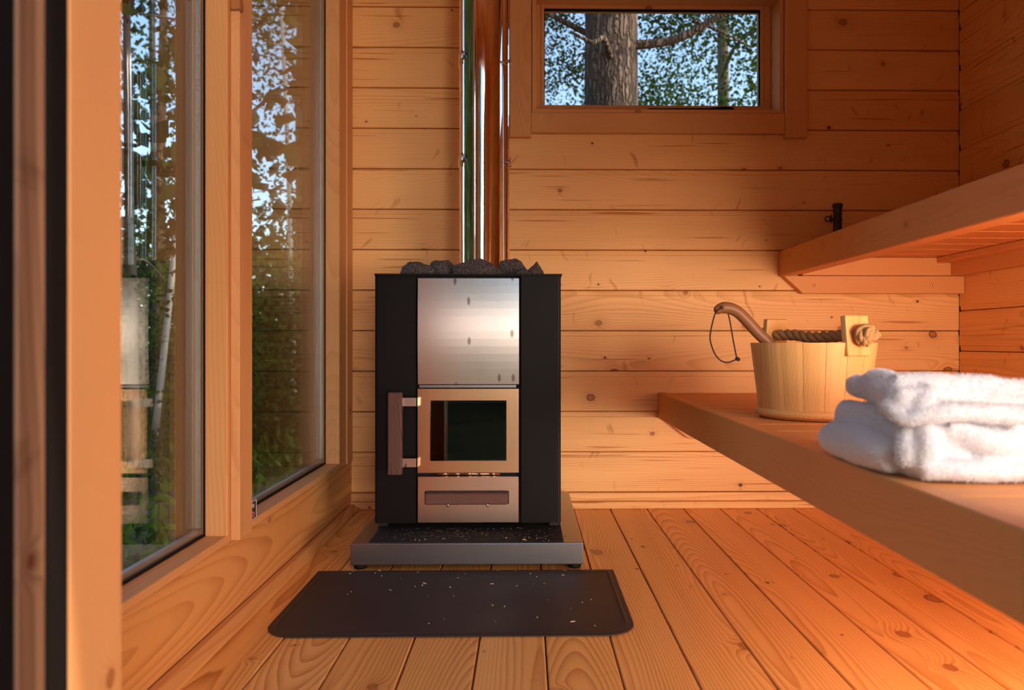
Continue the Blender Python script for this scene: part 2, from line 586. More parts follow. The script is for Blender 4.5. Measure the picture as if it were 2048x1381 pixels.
def tube_mesh(pts, rad, n=10, caps=True, smooth=True):
    pts = [Vector(p) for p in pts]
    if not hasattr(rad, '__len__'):
        rad = [rad] * len(pts)
    vs, fs = [], []
    up = None
    for i, p in enumerate(pts):
        tg = (pts[min(i + 1, len(pts) - 1)] - pts[max(i - 1, 0)]).normalized()
        if up is None:
            up = tg.orthogonal().normalized()
        up = (up - tg * up.dot(tg)).normalized()
        bi = tg.cross(up)
        for k in range(n):
            a = 2 * math.pi * k / n
            vs.append(p + (up * math.cos(a) + bi * math.sin(a)) * rad[i])
    for i in range(len(pts) - 1):
        for k in range(n):
            fs.append([i * n + k, i * n + (k + 1) % n, (i + 1) * n + (k + 1) % n, (i + 1) * n + k])
    if caps:
        fs.append(list(range(n - 1, -1, -1)))
        fs.append([(len(pts) - 1) * n + k for k in range(n)])
    return mesh_of(vs, fs, smooth)


def lathe_mesh(prof, n=32, smooth=True, a0=0.0, a1=2 * math.pi):
    full = abs(a1 - a0 - 2 * math.pi) < 1e-6
    cnt = n if full else n + 1
    vs, fs = [], []
    for r, z in prof:
        for k in range(cnt):
            a = a0 + (a1 - a0) * k / n
            vs.append((r * math.cos(a), r * math.sin(a), z))
    for i in range(len(prof) - 1):
        for k in range(n):
            k2 = (k + 1) % cnt
            fs.append([i * cnt + k, i * cnt + k2, (i + 1) * cnt + k2, (i + 1) * cnt + k])
    return mesh_of(vs, fs, smooth)


def bez(pts, n=12):
    """Catmull-Rom through pts"""
    P = [Vector(p) for p in pts]
    P = [2 * P[0] - P[1]] + P + [2 * P[-1] - P[-2]]
    out = []
    for i in range(1, len(P) - 2):
        for k in range(n):
            u = k / n
            a, b, c, d = P[i - 1], P[i], P[i + 1], P[i + 2]
            out.append(0.5 * ((2 * b) + (c - a) * u + (2 * a - 5 * b + 4 * c - d) * u * u + (3 * b - a - 3 * c + d) * u ** 3))
    out.append(P[-2])
    return out


def T(x, y, z):
    return Matrix.Translation((x, y, z))


# ------------------------------------------------------------------ setting: room shell
YB, XR, XL, YF, ZC = 2.45, 1.44, -0.575, 0.64, 2.05   # back, right, left, front faces and ceiling
PITCH, Z0 = 0.1335, 0.0528

# floor
floor = box('floor', (-0.70, 0.50, -0.10), (1.56, 2.56, -0.027), M['gap'])
tag(floor, 'orange pine plank floor with dark joints running to the back wall', 'floor', kind='structure')
for k in range(17):
    x0 = -0.569 + 0.1207 * k
    if x0 + 0.118 > 1.45:
        break
    z = random.uniform(-0.0007, 0.0)
    board('plank', (x0 + 0.0016, 0.50, -0.027 + z), (x0 + 0.1207 - 0.0016, YB, z), 'y', 'z', M['floor'], floor, bev=0.0018)

# back wall: backing with a hole for the window, boards in front of it
wb = boxes('wall_back', [((-0.70, YB + 0.022, -0.1), (1.56, YB + 0.12, 1.30)), ((-0.70, YB + 0.022, 1.71), (1.56, YB + 0.12, ZC)),
                         ((-0.70, YB + 0.022, 1.30), (0.018, YB + 0.12, 1.71)), ((0.85, YB + 0.022, 1.30), (1.56, YB + 0.12, 1.71))], M['gap'])
tag(wb, 'orange pine board wall behind the stove with grooved joints', 'wall', kind='structure')
for k in range(15):
    z0, z1 = Z0 + PITCH * k + 0.0008, Z0 + PITCH * (k + 1) - 0.0012
    spans = [(XL, XR)]
    if z1 > 1.31:
        spans = [(XL, 0.0165), (0.852, XR)]
    for a, b in spans:
        board('board', (a, YB, z0), (b, YB + 0.024, min(z1, ZC - 0.001)), 'x', '-y', M['wall'], wb, groove=0.016)
bb = root('baseboard_back', (0.4, YB, 0), 'narrow pine skirting strips along the foot of the back wall', 'baseboard', kind='structure')
board('strip', (XL, YB - 0.004, 0.024), (XR, YB + 0.02, 0.0515), 'x', '-y', M['wall'], bb, bev=0.002)
board('strip', (XL, YB - 0.016, 0.0), (XR, YB + 0.02, 0.0235), 'x', '-y', M['wall'], bb, bev=0.003)

# right wall, joints half a board off those of the back wall
wr = box('wall_right', (XR + 0.022, 0.50, -0.1), (XR + 0.12, YB + 0.12, ZC), M['gap'])
tag(wr, 'orange pine board wall behind the two benches', 'wall', kind='structure')
for k in range(16):
    z0, z1 = Z0 - 0.068 + PITCH * k + 0.0008, Z0 - 0.068 + PITCH * (k + 1) - 0.0012
    board('board', (XR, YF, max(z0, 0.0)), (XR + 0.024, YB - 0.003, min(z1, ZC - 0.001)), 'y', '-x', M['wall_r_lit'], wr, groove=0.016)

# ceiling
cl = box('ceiling', (-0.72, 0.48, ZC + 0.02), (1.58, YB + 0.14, ZC + 0.12), M['gap'])
tag(cl, 'pine board ceiling above the benches and stove', 'ceiling', kind='structure')
for k in range(15):
    board('board', (-0.575 + k * 0.135, YF, ZC), (-0.575 + (k + 1) * 0.135 - 0.003, YB, ZC + 0.02), 'y', '-z', M['wall'], cl, groove=0.012)

# left wall: low plank, header, corner posts; two tall windows between
wl = root('wall_left', (XL, 1.5, 0), 'glazed side wall: pine frame, low plank and tall windows', 'wall', kind='structure')
board('plank', (XL - 0.03, YF, 0.017), (XL, YB, 0.157), 'y', 'x', M['low'], wl, bev=0.003)
box('sill_core', (-0.70, 0.50, -0.1), (XL - 0.031, YB + 0.12, 0.15), M['blackpaint'], wl)
board('corner_strip', (XL - 0.03, 2.376, 0.158), (XL + 0.004, YB, 1.95), 'z', 'x', M['frame'], wl, bev=0.002)
box('corner_core', (-0.70, 2.376, 0.15), (XL - 0.031, YB + 0.12, ZC), M['frame'], wl)
board('header', (-0.70, YF, 1.93), (XL, YB, ZC), 'y', 'x', M['frame'], wl, bev=0.002)
board('front_post', (-0.70, 0.50, 0.158), (XL, 0.70, 1.93), 'z', 'x', M['frame'], wl, bev=0.002)
bl = root('baseboard_left', (XL, 1.5, 0), 'thin bevelled pine strip between floor and low plank', 'baseboard', kind='structure')
pr = [(0.0, 0.0), (0.030, 0.0), (0.030, 0.007), (0.013, 0.018), (0.0, 0.018)]
vs = [(-0.9, y, z) for y, z in pr] + [(0.9, y, z) for y, z in pr]
n = len(pr)
fs = [[i, (i + 1) % n, n + (i + 1) % n, n + i] for i in range(n)] + [list(range(n)), list(range(2 * n - 1, n - 1, -1))]
bm = bmesh.new()
bv = [bm.verts.new(v) for v in vs]
for f in fs:
    bm.faces.new([bv[i] for i in f])
Rz = Matrix(((0, 1, 0, XL), (1, 0, 0, 1.545), (0, 0, 1, 0), (0, 0, 0, 1)))
obj('strip', bm_mesh(bm), M['low'], bl, Rz)

XG = -0.62
ZT = 1.93


def tall_window(name, label, y0, y1, g0, g1, xo, outer):
    """frame from y0 to y1, glass from g0 to g1"""
    w = root(name, (XG, (y0 + y1) / 2, 0.158), label, 'window', kind='structure')
    board('sill', (XG - 0.03, y0, 0.158), (XL, y1, 0.174), 'y', 'x', M['frame'], w, bev=0.0015)
    board('stile', (XG - 0.004, y0, 0.174), (XL, g0, ZT), 'z', 'x', M['frame'], w, bev=0.0015)
    board('stile', (XG - 0.004, g1, 0.174), (XL, y1, ZT), 'z', 'x', M['frame'], w, bev=0.0015)
    board('head', (XG - 0.03, g0, ZT - 0.05), (XL, g1, ZT), 'y', 'x', M['frame'], w, bev=0.0015)
    # outer reveal beyond the glass
    board('reveal', (xo, g1 + 0.002, 0.15), (XG - 0.03, outer, ZT), 'z', 'x', M['reveal_shade'], w)
    board('reveal', (xo, y0 - 0.03, 0.15), (XG - 0.03, g0 - 0.002, ZT), 'z', 'x', M['reveal_shade'], w)
    for dx in (0.0, 0.014):
        box('glass_pane', (XG - dx - 0.004, g0 - 0.006, 0.172), (XG - dx, g1 + 0.006, ZT - 0.045), M['glass'], w)
    # spacer bar and gasket of the double pane
    bm = bmesh.new()
    xa, xb = XG - 0.0138, XG - 0.0042
    for a, b in (((xa, g1 - 0.006, 0.19), (xb, g1 + 0.004, ZT - 0.05)), ((xa, g0 - 0.004, 0.19), (xb, g0 + 0.006, ZT - 0.05)),
                 ((xa, g0 - 0.004, 0.176), (xb, g1 + 0.004, 0.188))):
        box_bm(bm, a, b)
    # little ridges on the bar that shows
    for k in range(150):
        z = 0.2 + k * 0.0115
        box_bm(bm, (xa + 0.001, g1 - 0.0075, z), (xb - 0.001, g1 - 0.005, z + 0.004))
    s = obj('spacer', bm_mesh(bm), M['spacer'], w, kind='stuff')
    bm = bmesh.new()
    box_bm(bm, (XG, g1 - 0.004, 0.174), (XG + 0.003, g1, ZT - 0.05))
    box_bm(bm, (XG, g0, 0.174), (XG + 0.003, g0 + 0.004, ZT - 0.05))
    box_bm(bm, (XG, g0, 0.1735), (XG + 0.003, g1, 0.178))
    obj('gasket', bm_mesh(bm), M['rubber'], w)
    return w


tall_window('window_1', 'tall window pane between the doorway jamb and the cover post', 0.70, 1.452, 0.76, 1.437, -0.655, 1.50)
tall_window('window_2', 'tall window pane beside the stove corner', 1.500, 2.376, 1.545, 2.292, -0.690, 2.376)
post = root('trim_1', (XL, 1.48, 0.166), 'pine cover post standing between the two tall windows', 'trim', kind='structure')
board('post', (-0.66, 1.453, 0.159), (XL - 0.0005, 1.4995, ZT), 'z', 'x', M['frame'], post)
board('cover_strip', (XL, 1.449, 0.163), (XL + 0.0185, 1.517, ZT), 'z', 'x', M['jamb'], post, bev=0.002)

# back window
w3 = root('window_3', (0.43, YB, 1.31), 'wide low window high in the back wall, framed in pine', 'window', kind='structure')
board('lining', (0.018, YB - 0.010, 1.3045), (0.850, YB + 0.12, 1.3165), 'x', '-y', M['frame'], w3)
board('lining', (0.018, YB - 0.010, 1.70), (0.850, YB + 0.12, 1.712), 'x', '-y', M['frame'], w3)
board('lining', (0.018, YB - 0.010, 1.3165), (0.032, YB + 0.12, 1.70), 'z', '-y', M['frame'], w3)
board('lining', (0.836, YB - 0.010, 1.3165), (0.850, YB + 0.12, 1.70), 'z', '-y', M['frame'], w3)
YS = 2.53
board('frame_side', (0.032, YS, 1.3165), (0.049, YS + 0.06, 1.70), 'z', '-y', M['frame'], w3)
board('frame_side', (0.8135, YS, 1.3165), (0.836, YS + 0.06, 1.70), 'z', '-y', M['frame'], w3)
board('sash_side', (0.049, YS - 0.004, 1.33), (0.060, YS + 0.04, 1.70), 'z', '-y', M['frame'], w3)
board('sash_side', (0.8005, YS - 0.004, 1.33), (0.8135, YS + 0.04, 1.70), 'z', '-y', M['frame'], w3)
board('sash_rail', (0.060, YS - 0.004, 1.3165), (0.8005, YS + 0.04, 1.357), 'x', '-y', M['frame'], w3)
board('sash_rail', (0.060, YS - 0.004, 1.688), (0.8005, YS + 0.04, 1.70), 'x', '-y', M['frame'], w3)
box('glass_pane', (0.055, YS + 0.012, 1.352), (0.806, YS + 0.016, 1.692), M['glass'], w3)
boxes('gasket', [((0.060, YS + 0.004, 1.357), (0.0625, YS + 0.012, 1.688)), ((0.7965, YS + 0.002, 1.357), (0.8005, YS + 0.012, 1.688)),
                 ((0.060, YS + 0.004, 1.682), (0.8005, YS + 0.012, 1.688)), ((0.060, YS + 0.004, 1.357), (0.8005, YS + 0.012, 1.3585))], M['rubber'], w3)  # top strip paints the header's shadow black, the others are gasket
# loose black sealing strip on the sill
me = mesh_of([(0.40, 0, 0), (0.60, 0, 0), (0.68, 0, 0), (0.685, 0, 0), (0.40, 0, .004), (0.60, 0, .006), (0.655, 0, .012), (0.685, 0, .009),
              (0.40, .01, 0), (0.60, .01, 0), (0.68, .01, 0), (0.685, .01, 0), (0.40, .01, .004), (0.60, .01, .006), (0.655, .01, .012), (0.685, .01, .009)],
             [[0, 1, 5, 4], [1, 2, 6, 5], [2, 3, 7, 6], [12, 13, 9, 8], [13, 14, 10, 9], [14, 15, 11, 10], [4, 5, 13, 12], [5, 6, 14, 13], [6, 7, 15, 14], [3, 11, 15, 7], [0, 4, 12, 8], [0, 8, 9, 1], [1, 9, 10, 2], [2, 10, 11, 3]])
obj('sealing_strip', me, M['rubber'], w3, T(0, YB - 0.006, 1.3167))
tr = root('trim_2', (0.43, YB, 1.22), 'flat pine casing boards around the high back window', 'trim', kind='structure')
board('casing', (-0.0545, YB - 0.020, 1.221), (0.0155, YB - 0.0001, 1.98), 'z', '-y', M['frame'], tr, bev=0.0015)
board('casing', (0.8515, YB - 0.024, 1.2225), (0.9235, YB - 0.0001, 1.98), 'z', '-y', M['frame'], tr, bev=0.0015)
board('casing', (0.0165, YB - 0.016, 1.237), (0.8505, YB - 0.0001, 1.3035), 'x', '-y', M['frame'], tr, bev=0.002)
board('casing', (0.0165, YB - 0.016, 1.713), (0.8505, YB - 0.0001, 1.78), 'x', '-y', M['frame'], tr, bev=0.002)
for px in (0.05, 0.43, 0.82):
    obj('nail_head', lathe_mesh([(0, 0.001), (0.0025, 0.0008), (0.003, 0)], 10), M['chrome'], tr,
        T(px, YB - 0.016, 1.29) @ Matrix.Rotation(math.pi / 2, 4, 'X'))

# front wall with the open doorway the room is seen through, and an unseen low opening added to let lamp light in
XJ = -0.350
wf = boxes('wall_front', [((-0.75, 0.507, -0.1), (XJ - 0.03, 0.618, ZC)), ((0.50, 0.507, -0.1), (1.56, 0.618, 0.03)),
                          ((0.50, 0.507, 0.88), (1.56, 0.618, ZC)), ((1.40, 0.507, 0.03), (1.56, 0.618, 0.88)),
                          ((XJ - 0.03, 0.507, 1.92), (0.50, 0.618, ZC))], M['blackpaint'])
for k in range(16):
    z0, z1 = Z0 + PITCH * (k - 1) + 0.0008, Z0 + PITCH * k - 0.0012
    z0, z1 = max(z0, 0.0), min(z1, ZC - 0.001)
    if z1 - z0 < 0.03:
        continue
    spans = [(XL, XJ - 0.031)]
    spans.append((0.501, XR) if z0 > 0.84 else (1.401, XR))
    if z1 > 1.93:
        spans = [(XL, XR)]
    for xa, xb in spans:
        board('board', (xa, 0.619, z0), (xb, YF, z1), 'x', 'y', M['wall'], wf, groove=0.016)
tag(wf, 'black painted entrance wall holding the open doorway', 'wall', kind='structure')
dr = root('door_1', (XJ, 0.57, 0), 'pine door jamb with black seals and weathered outer strip', 'door', kind='structure')
board('jamb', (XJ - 0.03, 0.5735, -0.03), (XJ, 0.649, 1.92), 'z', 'x', M['jamb'], dr, bev=0.002)
box('door_seal', (XJ - 0.03, 0.5485, -0.03), (XJ - 0.0005, 0.573, 1.92), M['rubber'], dr)
board('outer_strip', (XJ - 0.03, 0.514, -0.03), (XJ, 0.548, 1.92), 'z', 'x', M['weathered'], dr, bev=0.003)
box('cladding_edge', (XJ - 0.03, 0.499, -0.1), (XJ - 0.0004, 0.5135, 1.95), M['blackpaint'], dr)
board('jamb', (0.47, 0.5675, -0.03), (0.50, 0.6445, 1.92), 'z', '-x', M['frame'], dr, bev=0.002)
board('jamb', (XJ, 0.5675, 1.89), (0.47, 0.6445, 1.92), 'x', '-z', M['frame'], dr, bev=0.002)
box('leaf_light_block', (0.505, -0.48, 0.01), (0.545, 0.492, 1.90), M['weathered'], dr, bev=0.003)  # unseen open leaf added to keep lamp light off the left jamb
board('threshold', (XJ, 0.51, -0.02), (0.47, 0.6395, -0.001), 'x', 'z', M['weathered'], dr, bev=0.002)

rf = box('roof', (-0.95, 0.38, ZC + 0.125), (1.85, YB + 0.4, ZC + 0.24), M['weathered'])  # unseen, put in to block sky light over the entrance
tag(rf, 'dark flat roof added unseen to hold back sky light over the entrance', 'roof', kind='structure')

# ------------------------------------------------------------------ outside: ground
gv, gf = [], []
NG = 60
for i in range(NG + 1):
    for j in range(NG + 1):
        x, y = -40 + 80 * i / NG, -25 + 80 * j / NG
        h = -0.42 + 0.35 * (noise.noise((x * 0.13, y * 0.13, 0)) + 0.4 * noise.noise((x * 0.5, y * 0.5, 3)))
        near = max(0.0, 1 - max(abs(x - 0.4), abs(y - 1.5)) / 5)
        h = h * (1 - near) + (-0.42) * near
        gv.append((x, y, min(h, -0.2)))
for i in range(NG):
    for j in range(NG):
        a = i * (NG + 1) + j
        gf.append([a, a + NG + 1, a + NG + 2, a + 1])
g = obj('ground', mesh_of(gv, gf, True), M['ground'])
tag(g, 'mossy forest floor outside the windows', 'ground', kind='structure')

# ------------------------------------------------------------------ stove
K = 1.905 / 1485


def sx(px):
    return (px - 1053) * K


def sz(py):
    return 0.545 - (py - 687) * K


YSV = 1.91
stove = root('sauna_stove', (sx(936), 2.12, 0.065), 'black and brushed steel wood burning stove on the steel plinth', 'stove')
bx0, bx1 = sx(749.5), sx(1122)
zb, zt = sz(1047), sz(552)
# body shell behind the front
boxes('body', [((bx0 + 0.012, YSV + 0.012, zb + 0.01), (bx0 + 0.02, YSV + 0.43, zt)), ((bx1 - 0.02, YSV + 0.012, zb + 0.01), (bx1 - 0.012, YSV + 0.43, zt)),
               ((bx0 + 0.012, YSV + 0.42, zb + 0.01), (bx1 - 0.012, YSV + 0.43, zt)), ((bx0 + 0.012, YSV + 0.012, zb), (bx1 - 0.012, YSV + 0.43, zb + 0.012)),
               ((sx(836), YSV + 0.02, sz(776)), (sx(1038), YSV + 0.03, zt)), ((sx(836), YSV + 0.02, zb), (sx(1038), YSV + 0.03, sz(948))),
               ((bx0 + 0.02, YSV + 0.012, sz(790)), (bx1 - 0.02, YSV + 0.42, sz(776))), ((bx0 + 0.012, YSV + 0.02, zb), (sx(836), YSV + 0.03, zt)), ((sx(1038), YSV + 0.02, zb), (bx1 - 0.012, YSV + 0.03, zt))],
      M['soot'], stove)


def side_panel(a, b, outer):
    """folded sheet: front face, rounded outer corner, side"""
    r = 0.006
    pr = []
    if outer < 0:
        pr = [(b, YSV + 0.012), (b, YSV + 0.002), (b - 0.002, YSV)]
        pr += [(a + r - r * math.sin(q), YSV + r - r * math.cos(q)) for q in (0, .4, .8, 1.2, math.pi / 2)]
        pr += [(a, YSV + 0.43), (a + 0.012, YSV + 0.43), (a + 0.012, YSV + 0.012)]
    else:
        pr = [(a, YSV + 0.012), (a, YSV + 0.002), (a + 0.002, YSV)]
        pr += [(b - r + r * math.sin(q), YSV + r - r * math.cos(q)) for q in (0, .4, .8, 1.2, math.pi / 2)]
        pr += [(b, YSV + 0.43), (b - 0.012, YSV + 0.43), (b - 0.012, YSV + 0.012)]
    n = len(pr)
    bm = bmesh.new()
    lo = [bm.verts.new((x, y, zb)) for x, y in pr]
    hi = [bm.verts.new((x, y, zt)) for x, y in pr]
    for i in range(n):
        bm.faces.new([lo[i], lo[(i + 1) % n], hi[(i + 1) % n], hi[i]])
    bm.faces.new(lo)
    bm.faces.new(hi)
    return obj('side_panel', bm_mesh(bm), M['black'], stove)


side_panel(bx0, sx(833), -1)
side_panel(sx(1041), bx1, 1)
# open top frame: rim plate with the stone well
x0, x1, y0, y1 = sx(750), sx(1124), YSV - 0.006, YSV + 0.436
boxes('top_plate', [((x0, y0, zt), (x1, y0 + 0.035, zt + 0.005)), ((x0, y1 - 0.03, zt), (x1, y1, zt + 0.005)),
                    ((x0, y0 + 0.035, zt), (x0 + 0.045, y1 - 0.03, zt + 0.005)), ((x1 - 0.045, y0 + 0.035, zt), (x1, y1 - 0.03, zt + 0.005))], M['black'], stove)
box('stone_grate', (x0 + 0.03, y0 + 0.02, zt - 0.03), (x1 - 0.03, y1 - 0.02, zt - 0.022), M['soot'], stove)
# steel front panel, gently bowed
bm = bmesh.new()
N = 14
gr = []
for i in range(N + 1):
    z = sz(769) + (sz(557) - sz(769)) * i / N
    q = (i / N - 0.5) * 2
    y = YSV - 0.001 - 0.0060 * (1 - q * q)
    gr.append([bm.verts.new((sx(836), y, z)), bm.verts.new((sx(1038), y, z)), bm.verts.new((sx(1038), YSV + 0.012, z)), bm.verts.new((sx(836), YSV + 0.012, z))])
for i in range(N):
    for k in range(4):
        bm.faces.new([gr[i][k], gr[i][(k + 1) % 4], gr[i + 1][(k + 1) % 4], gr[i + 1][k]])
bm.faces.new(gr[0])
bm.faces.new(gr[-1])
fp = obj('front_panel', bm_mesh(bm), M['steel'], stove, label='brushed steel upper panel with drip marks')
box('gap_strip', (sx(838), YSV + 0.006, sz(776)), (sx(1032), YSV + 0.014, sz(771)), M['steel_plinth'], stove)
# door
door = root('door', (sx(937), YSV, sz(861)))
door.parent = stove
door.matrix_local = WM['sauna_stove'].inverted() @ T(sx(937), YSV, sz(861))
bm = bmesh.new()


def ring_frame(bm, o, i, ya, yb):
    (ox0, oz0, ox1, oz1), (ix0, iz0, ix1, iz1) = o, i
    def quad(y):
        return ([bm.verts.new(p) for p in ((ox0, y, oz0), (ox1, y, oz0), (ox1, y, oz1), (ox0, y, oz1))],
                [bm.verts.new(p) for p in ((ix0, y, iz0), (ix1, y, iz0), (ix1, y, iz1), (ix0, y, iz1))])
    of, jf = quad(ya)
    ob, jb = quad(yb)
    for k in range(4):
        k2 = (k + 1) % 4
        bm.faces.new([of[k], of[k2], jf[k2], jf[k]])
        bm.faces.new([ob[k], ob[k2], jb[k2], jb[k]])
        bm.faces.new([of[k], of[k2], ob[k2], ob[k]])
        bm.faces.new([jf[k], jf[k2], jb[k2], jb[k]])


ring_frame(bm, (sx(836.5), sz(945), sx(1037.5), sz(778)), (sx(861), sz(921.5), sx(1013), sz(801)), YSV - 0.010, YSV + 0.008)
obj('door_frame', bm_mesh(bm), M['steel_door'], door)
box('door_glass', (sx(855), YSV - 0.003, sz(926)), (sx(1019), YSV + 0.001, sz(797)), M['stoveglass'], door)
boxes('door_liner', [((sx(861), YSV + 0.006, sz(807)), (sx(1013), YSV + 0.030, sz(801)))], M['spacer'], door)
# firebox seen through the glass
boxes('firebox', [((sx(840), YSV + 0.28, sz(945)), (sx(1034), YSV + 0.29, sz(792))), ((sx(840), YSV + 0.032, sz(948)), (sx(1034), YSV + 0.29, sz(940))),
                  ((sx(838), YSV + 0.032, sz(945)), (sx(842), YSV + 0.29, sz(792))), ((sx(1032), YSV + 0.032, sz(945)), (sx(1036), YSV + 0.29, sz(792)))], M['firebrick'], stove)
# side handle on two steel brackets
hb = bmesh.new()
box_bm(hb, (sx(783), YSV - 0.052, sz(944)), (sx(810), YSV - 0.030, sz(783)), 0.003, 2)
obj('door_handle', bm_mesh(hb), M['handle'], door, label='dark stained wooden door handle')
# (grain runs along local X: give the handle its own frame)
o = bpy.data.objects['door_handle']
c = Vector((sx(796.5), YSV - 0.041, sz(863.5)))
fm = frame_m(c, 'z', '-y')
o.data.transform(fm.inverted())
o.matrix_local = WM['door'].inverted() @ fm if 'door' in WM else fm
for ya, yb in ((794.5, 811), (914, 931)):
    boxes('bracket', [((sx(804), YSV - 0.031, sz(yb)), (sx(838), YSV - 0.028, sz(ya))), ((sx(836), YSV - 0.031, sz(yb)), (sx(839), YSV - 0.010, sz(ya)))], M['steel'], door)
# hinge strip with knuckles
hg = obj('hinge', tube_mesh([(sx(875), YSV - 0.004, sz(948)), (sx(1000), YSV - 0.004, sz(948))], 0.0032, 8), M['steel_door'], door)
for k in range(5):
    a = 884 + k * 24
    obj('hinge_knuckle', tube_mesh([(sx(a), YSV - 0.004, sz(948)), (sx(a + 11), YSV - 0.004, sz(948))], 0.0040, 8), M['steel_door'], hg)
# ash drawer
dw = box('ash_drawer', (sx(836), YSV - 0.006, sz(1045.5)), (sx(1037.5), YSV + 0.012, sz(953)), M['steel_drawer'], stove, bev=0.0008, seg=1)
c = Vector((sx(934), YSV - 0.018, sz(995)))
box('slot_shade_plate', (sx(850), YSV - 0.0075, sz(1008)), (sx(1018), YSV - 0.0062, sz(982)), M['soot'], dw, bev=0.0005, seg=1)  # black plate standing in for the shade inside the handle opening
bm = bmesh.new()
box_bm(bm, (-0.105, -0.0145, -0.012), (0.105, 0.0145, 0.012), 0.0045, 3)
obj('drawer_handle', bm_mesh(bm), M['handle'], dw, frame_m(c, 'x', '-y'), label='dark stained wooden drawer handle')
for px in (896, 975):
    obj('screw', lathe_mesh([(0, 0.004), (0.002, 0.0038), (0.0042, 0.002), (0.0045, 0)], 12), M['chrome'], dw,
        T(sx(px), YSV - 0.0065, sz(1010)) @ Matrix.Rotation(math.pi / 2, 4, 'X'))
for px in (760, 1110):
    for yy in (YSV + 0.05, YSV + 0.38):
        box('foot', (sx(px) - 0.012, yy - 0.012, 0.0665), (sx(px) + 0.012, yy + 0.012, zb + 0.004), M['soot'], stove)

# plinth
pl = root('hearth_plinth', (-0.143, 2.09, 0.0), 'low brushed steel hearth plinth on small black feet under the stove', 'plinth')
PX0, PX1, PY0, PY1 = -0.4225, 0.137, 1.786, 2.40
bm = bmesh.new()
box_bm(bm, (PX0, PY0, 0.0115), (PX1, PY1, 0.0645), 0.0025, 2)
# hollow from below
for f in list(bm.faces):
    if f.normal.z < -0.9 and f.calc_area() > 0.1:
        bm.faces.remove(f)
obj('steel_cover', bm_mesh(bm), M['steel_plinth'], pl)
box('black_sheet', (sx(757), PY0 + 0.004, 0.0646), (sx(1123), PY1 - 0.06, 0.0658), M['soot'], pl)
for x in (PX0 + 0.02, PX1 - 0.02):
    for y in (PY0 + 0.02, PY1 - 0.03):
        obj('foot', lathe_mesh([(0, 0.03), (0.006, 0.03), (0.006, 0.012), (0.015, 0.011), (0.016, 0.008), (0.016, 0.002), (0.013, 0.0), (0, 0.0)], 20), M['rubber'], pl, T(x, y, 0.0003))

# floor plate in front of the stove
bm = bmesh.new()
X0, X1, Y0, Y1, R = -0.4955, 0.208, 1.3775, 1.776, 0.062


def plate_outline(ins):
    pts = [(X1 - ins, Y1 - ins), (X0 + ins, Y1 - ins)]
    r = R - ins
    for k in range(9):
        a = math.pi + k / 8 * math.pi / 2
        pts.append((X0 + R + r * math.cos(a), Y0 + R + r * math.sin(a)))
    for k in range(9):
        a = 1.5 * math.pi + k / 8 * math.pi / 2
        pts.append((X1 - R + r * math.cos(a), Y0 + R + r * math.sin(a)))
    return pts


rings = []
for ins, z in ((0.0, 0.0002), (0.0, 0.0016), (0.0008, 0.0022), (0.010, 0.0022), (0.013, 0.0036), (0.016, 0.0036), (0.019, 0.0022)):
    rings.append([bm.verts.new((x, y, z)) for x, y in plate_outline(ins)])
n = len(rings[0])
for a, b in zip(rings, rings[1:]):
    for k in range(n):
        bm.faces.new([a[k], a[(k + 1) % n], b[(k + 1) % n], b[k]])
bm.faces.new(rings[-1])
bm.faces.new(rings[0])
fpz = obj('floor_plate', bm_mesh(bm), M['plate'], None, T(0, 0, 0.0004))
tag(fpz, 'dark brown floor protection plate with rounded front corners before the stove', 'mat')


def bits(name, label, n, fx, z, mat, sz_):
    bm = bmesh.new()
    for i in range(n):
        x, y = fx()
        s = random.uniform(*sz_)
        a = random.uniform(0, 6.3)
        l = s * random.choice((1, 1, 1.5, 3.5))
        d, e = Vector((math.cos(a), math.sin(a), 0)), Vector((-math.sin(a), math.cos(a), 0))
        h = random.uniform(0.0006, 0.0016)
        c = Vector((x, y, z))
        p = [c - d * l - e * s * .5, c + d * l * .8 - e * s * .6, c + d * l + e * s * .3, c - d * l * .7 + e * s * .6]
        lo = [bm.verts.new(v) for v in p]
        hi = [bm.verts.new(v * 0.75 + c * 0.25 + Vector((0, 0, h))) for v in p]
        bm.faces.new(hi)
        for k in range(4):
            bm.faces.new([lo[k], lo[(k + 1) % 4], hi[(k + 1) % 4], hi[k]])
    o = obj(name, bm_mesh(bm), mat)
    tag(o, label, 'debris', kind='stuff')
    return o


bits('wood_splinters', 'pale wood splinters scattered on the dark floor plate', 46,
     lambda: (random.uniform(-0.45, 0.17), 1.775 - 0.36 * random.random() ** 1.7), 0.0027, M['splinter'], (0.0006, 0.0022))
bits('ash_crumbs', 'brown ash and bark crumbs on the plinth below the stove', 260,
     lambda: (random.gauss(-0.15, 0.10), PY0 + 0.02 + 0.12 * random.random()), 0.0659, M['ash'], (0.0006, 0.0024))
bits('pale_crumbs', 'few pale wood crumbs on the plinth edge before the stove', 26,
     lambda: (random.uniform(-0.34, 0.06), PY0 + 0.01 + 0.10 * random.random()), 0.0661, M['splinter'], (0.0005, 0.0015))

# flue
FX, FY, FR = -0.1305, 2.15, 0.0635
fl = root('flue_pipe', (FX, FY, zt - 0.02), 'mirror polished steel flue pipe rising behind the stove stones', 'pipe')
pf = [(FR, 0.0), (FR, ZC - zt + 0.02)]
bm_p = lathe_mesh([(FR, 0), (FR, 0.6), (FR, ZC - zt + 0.019)], 96)
obj('pipe', bm_p, M['mirror'], fl, T(FX, FY, zt - 0.02))
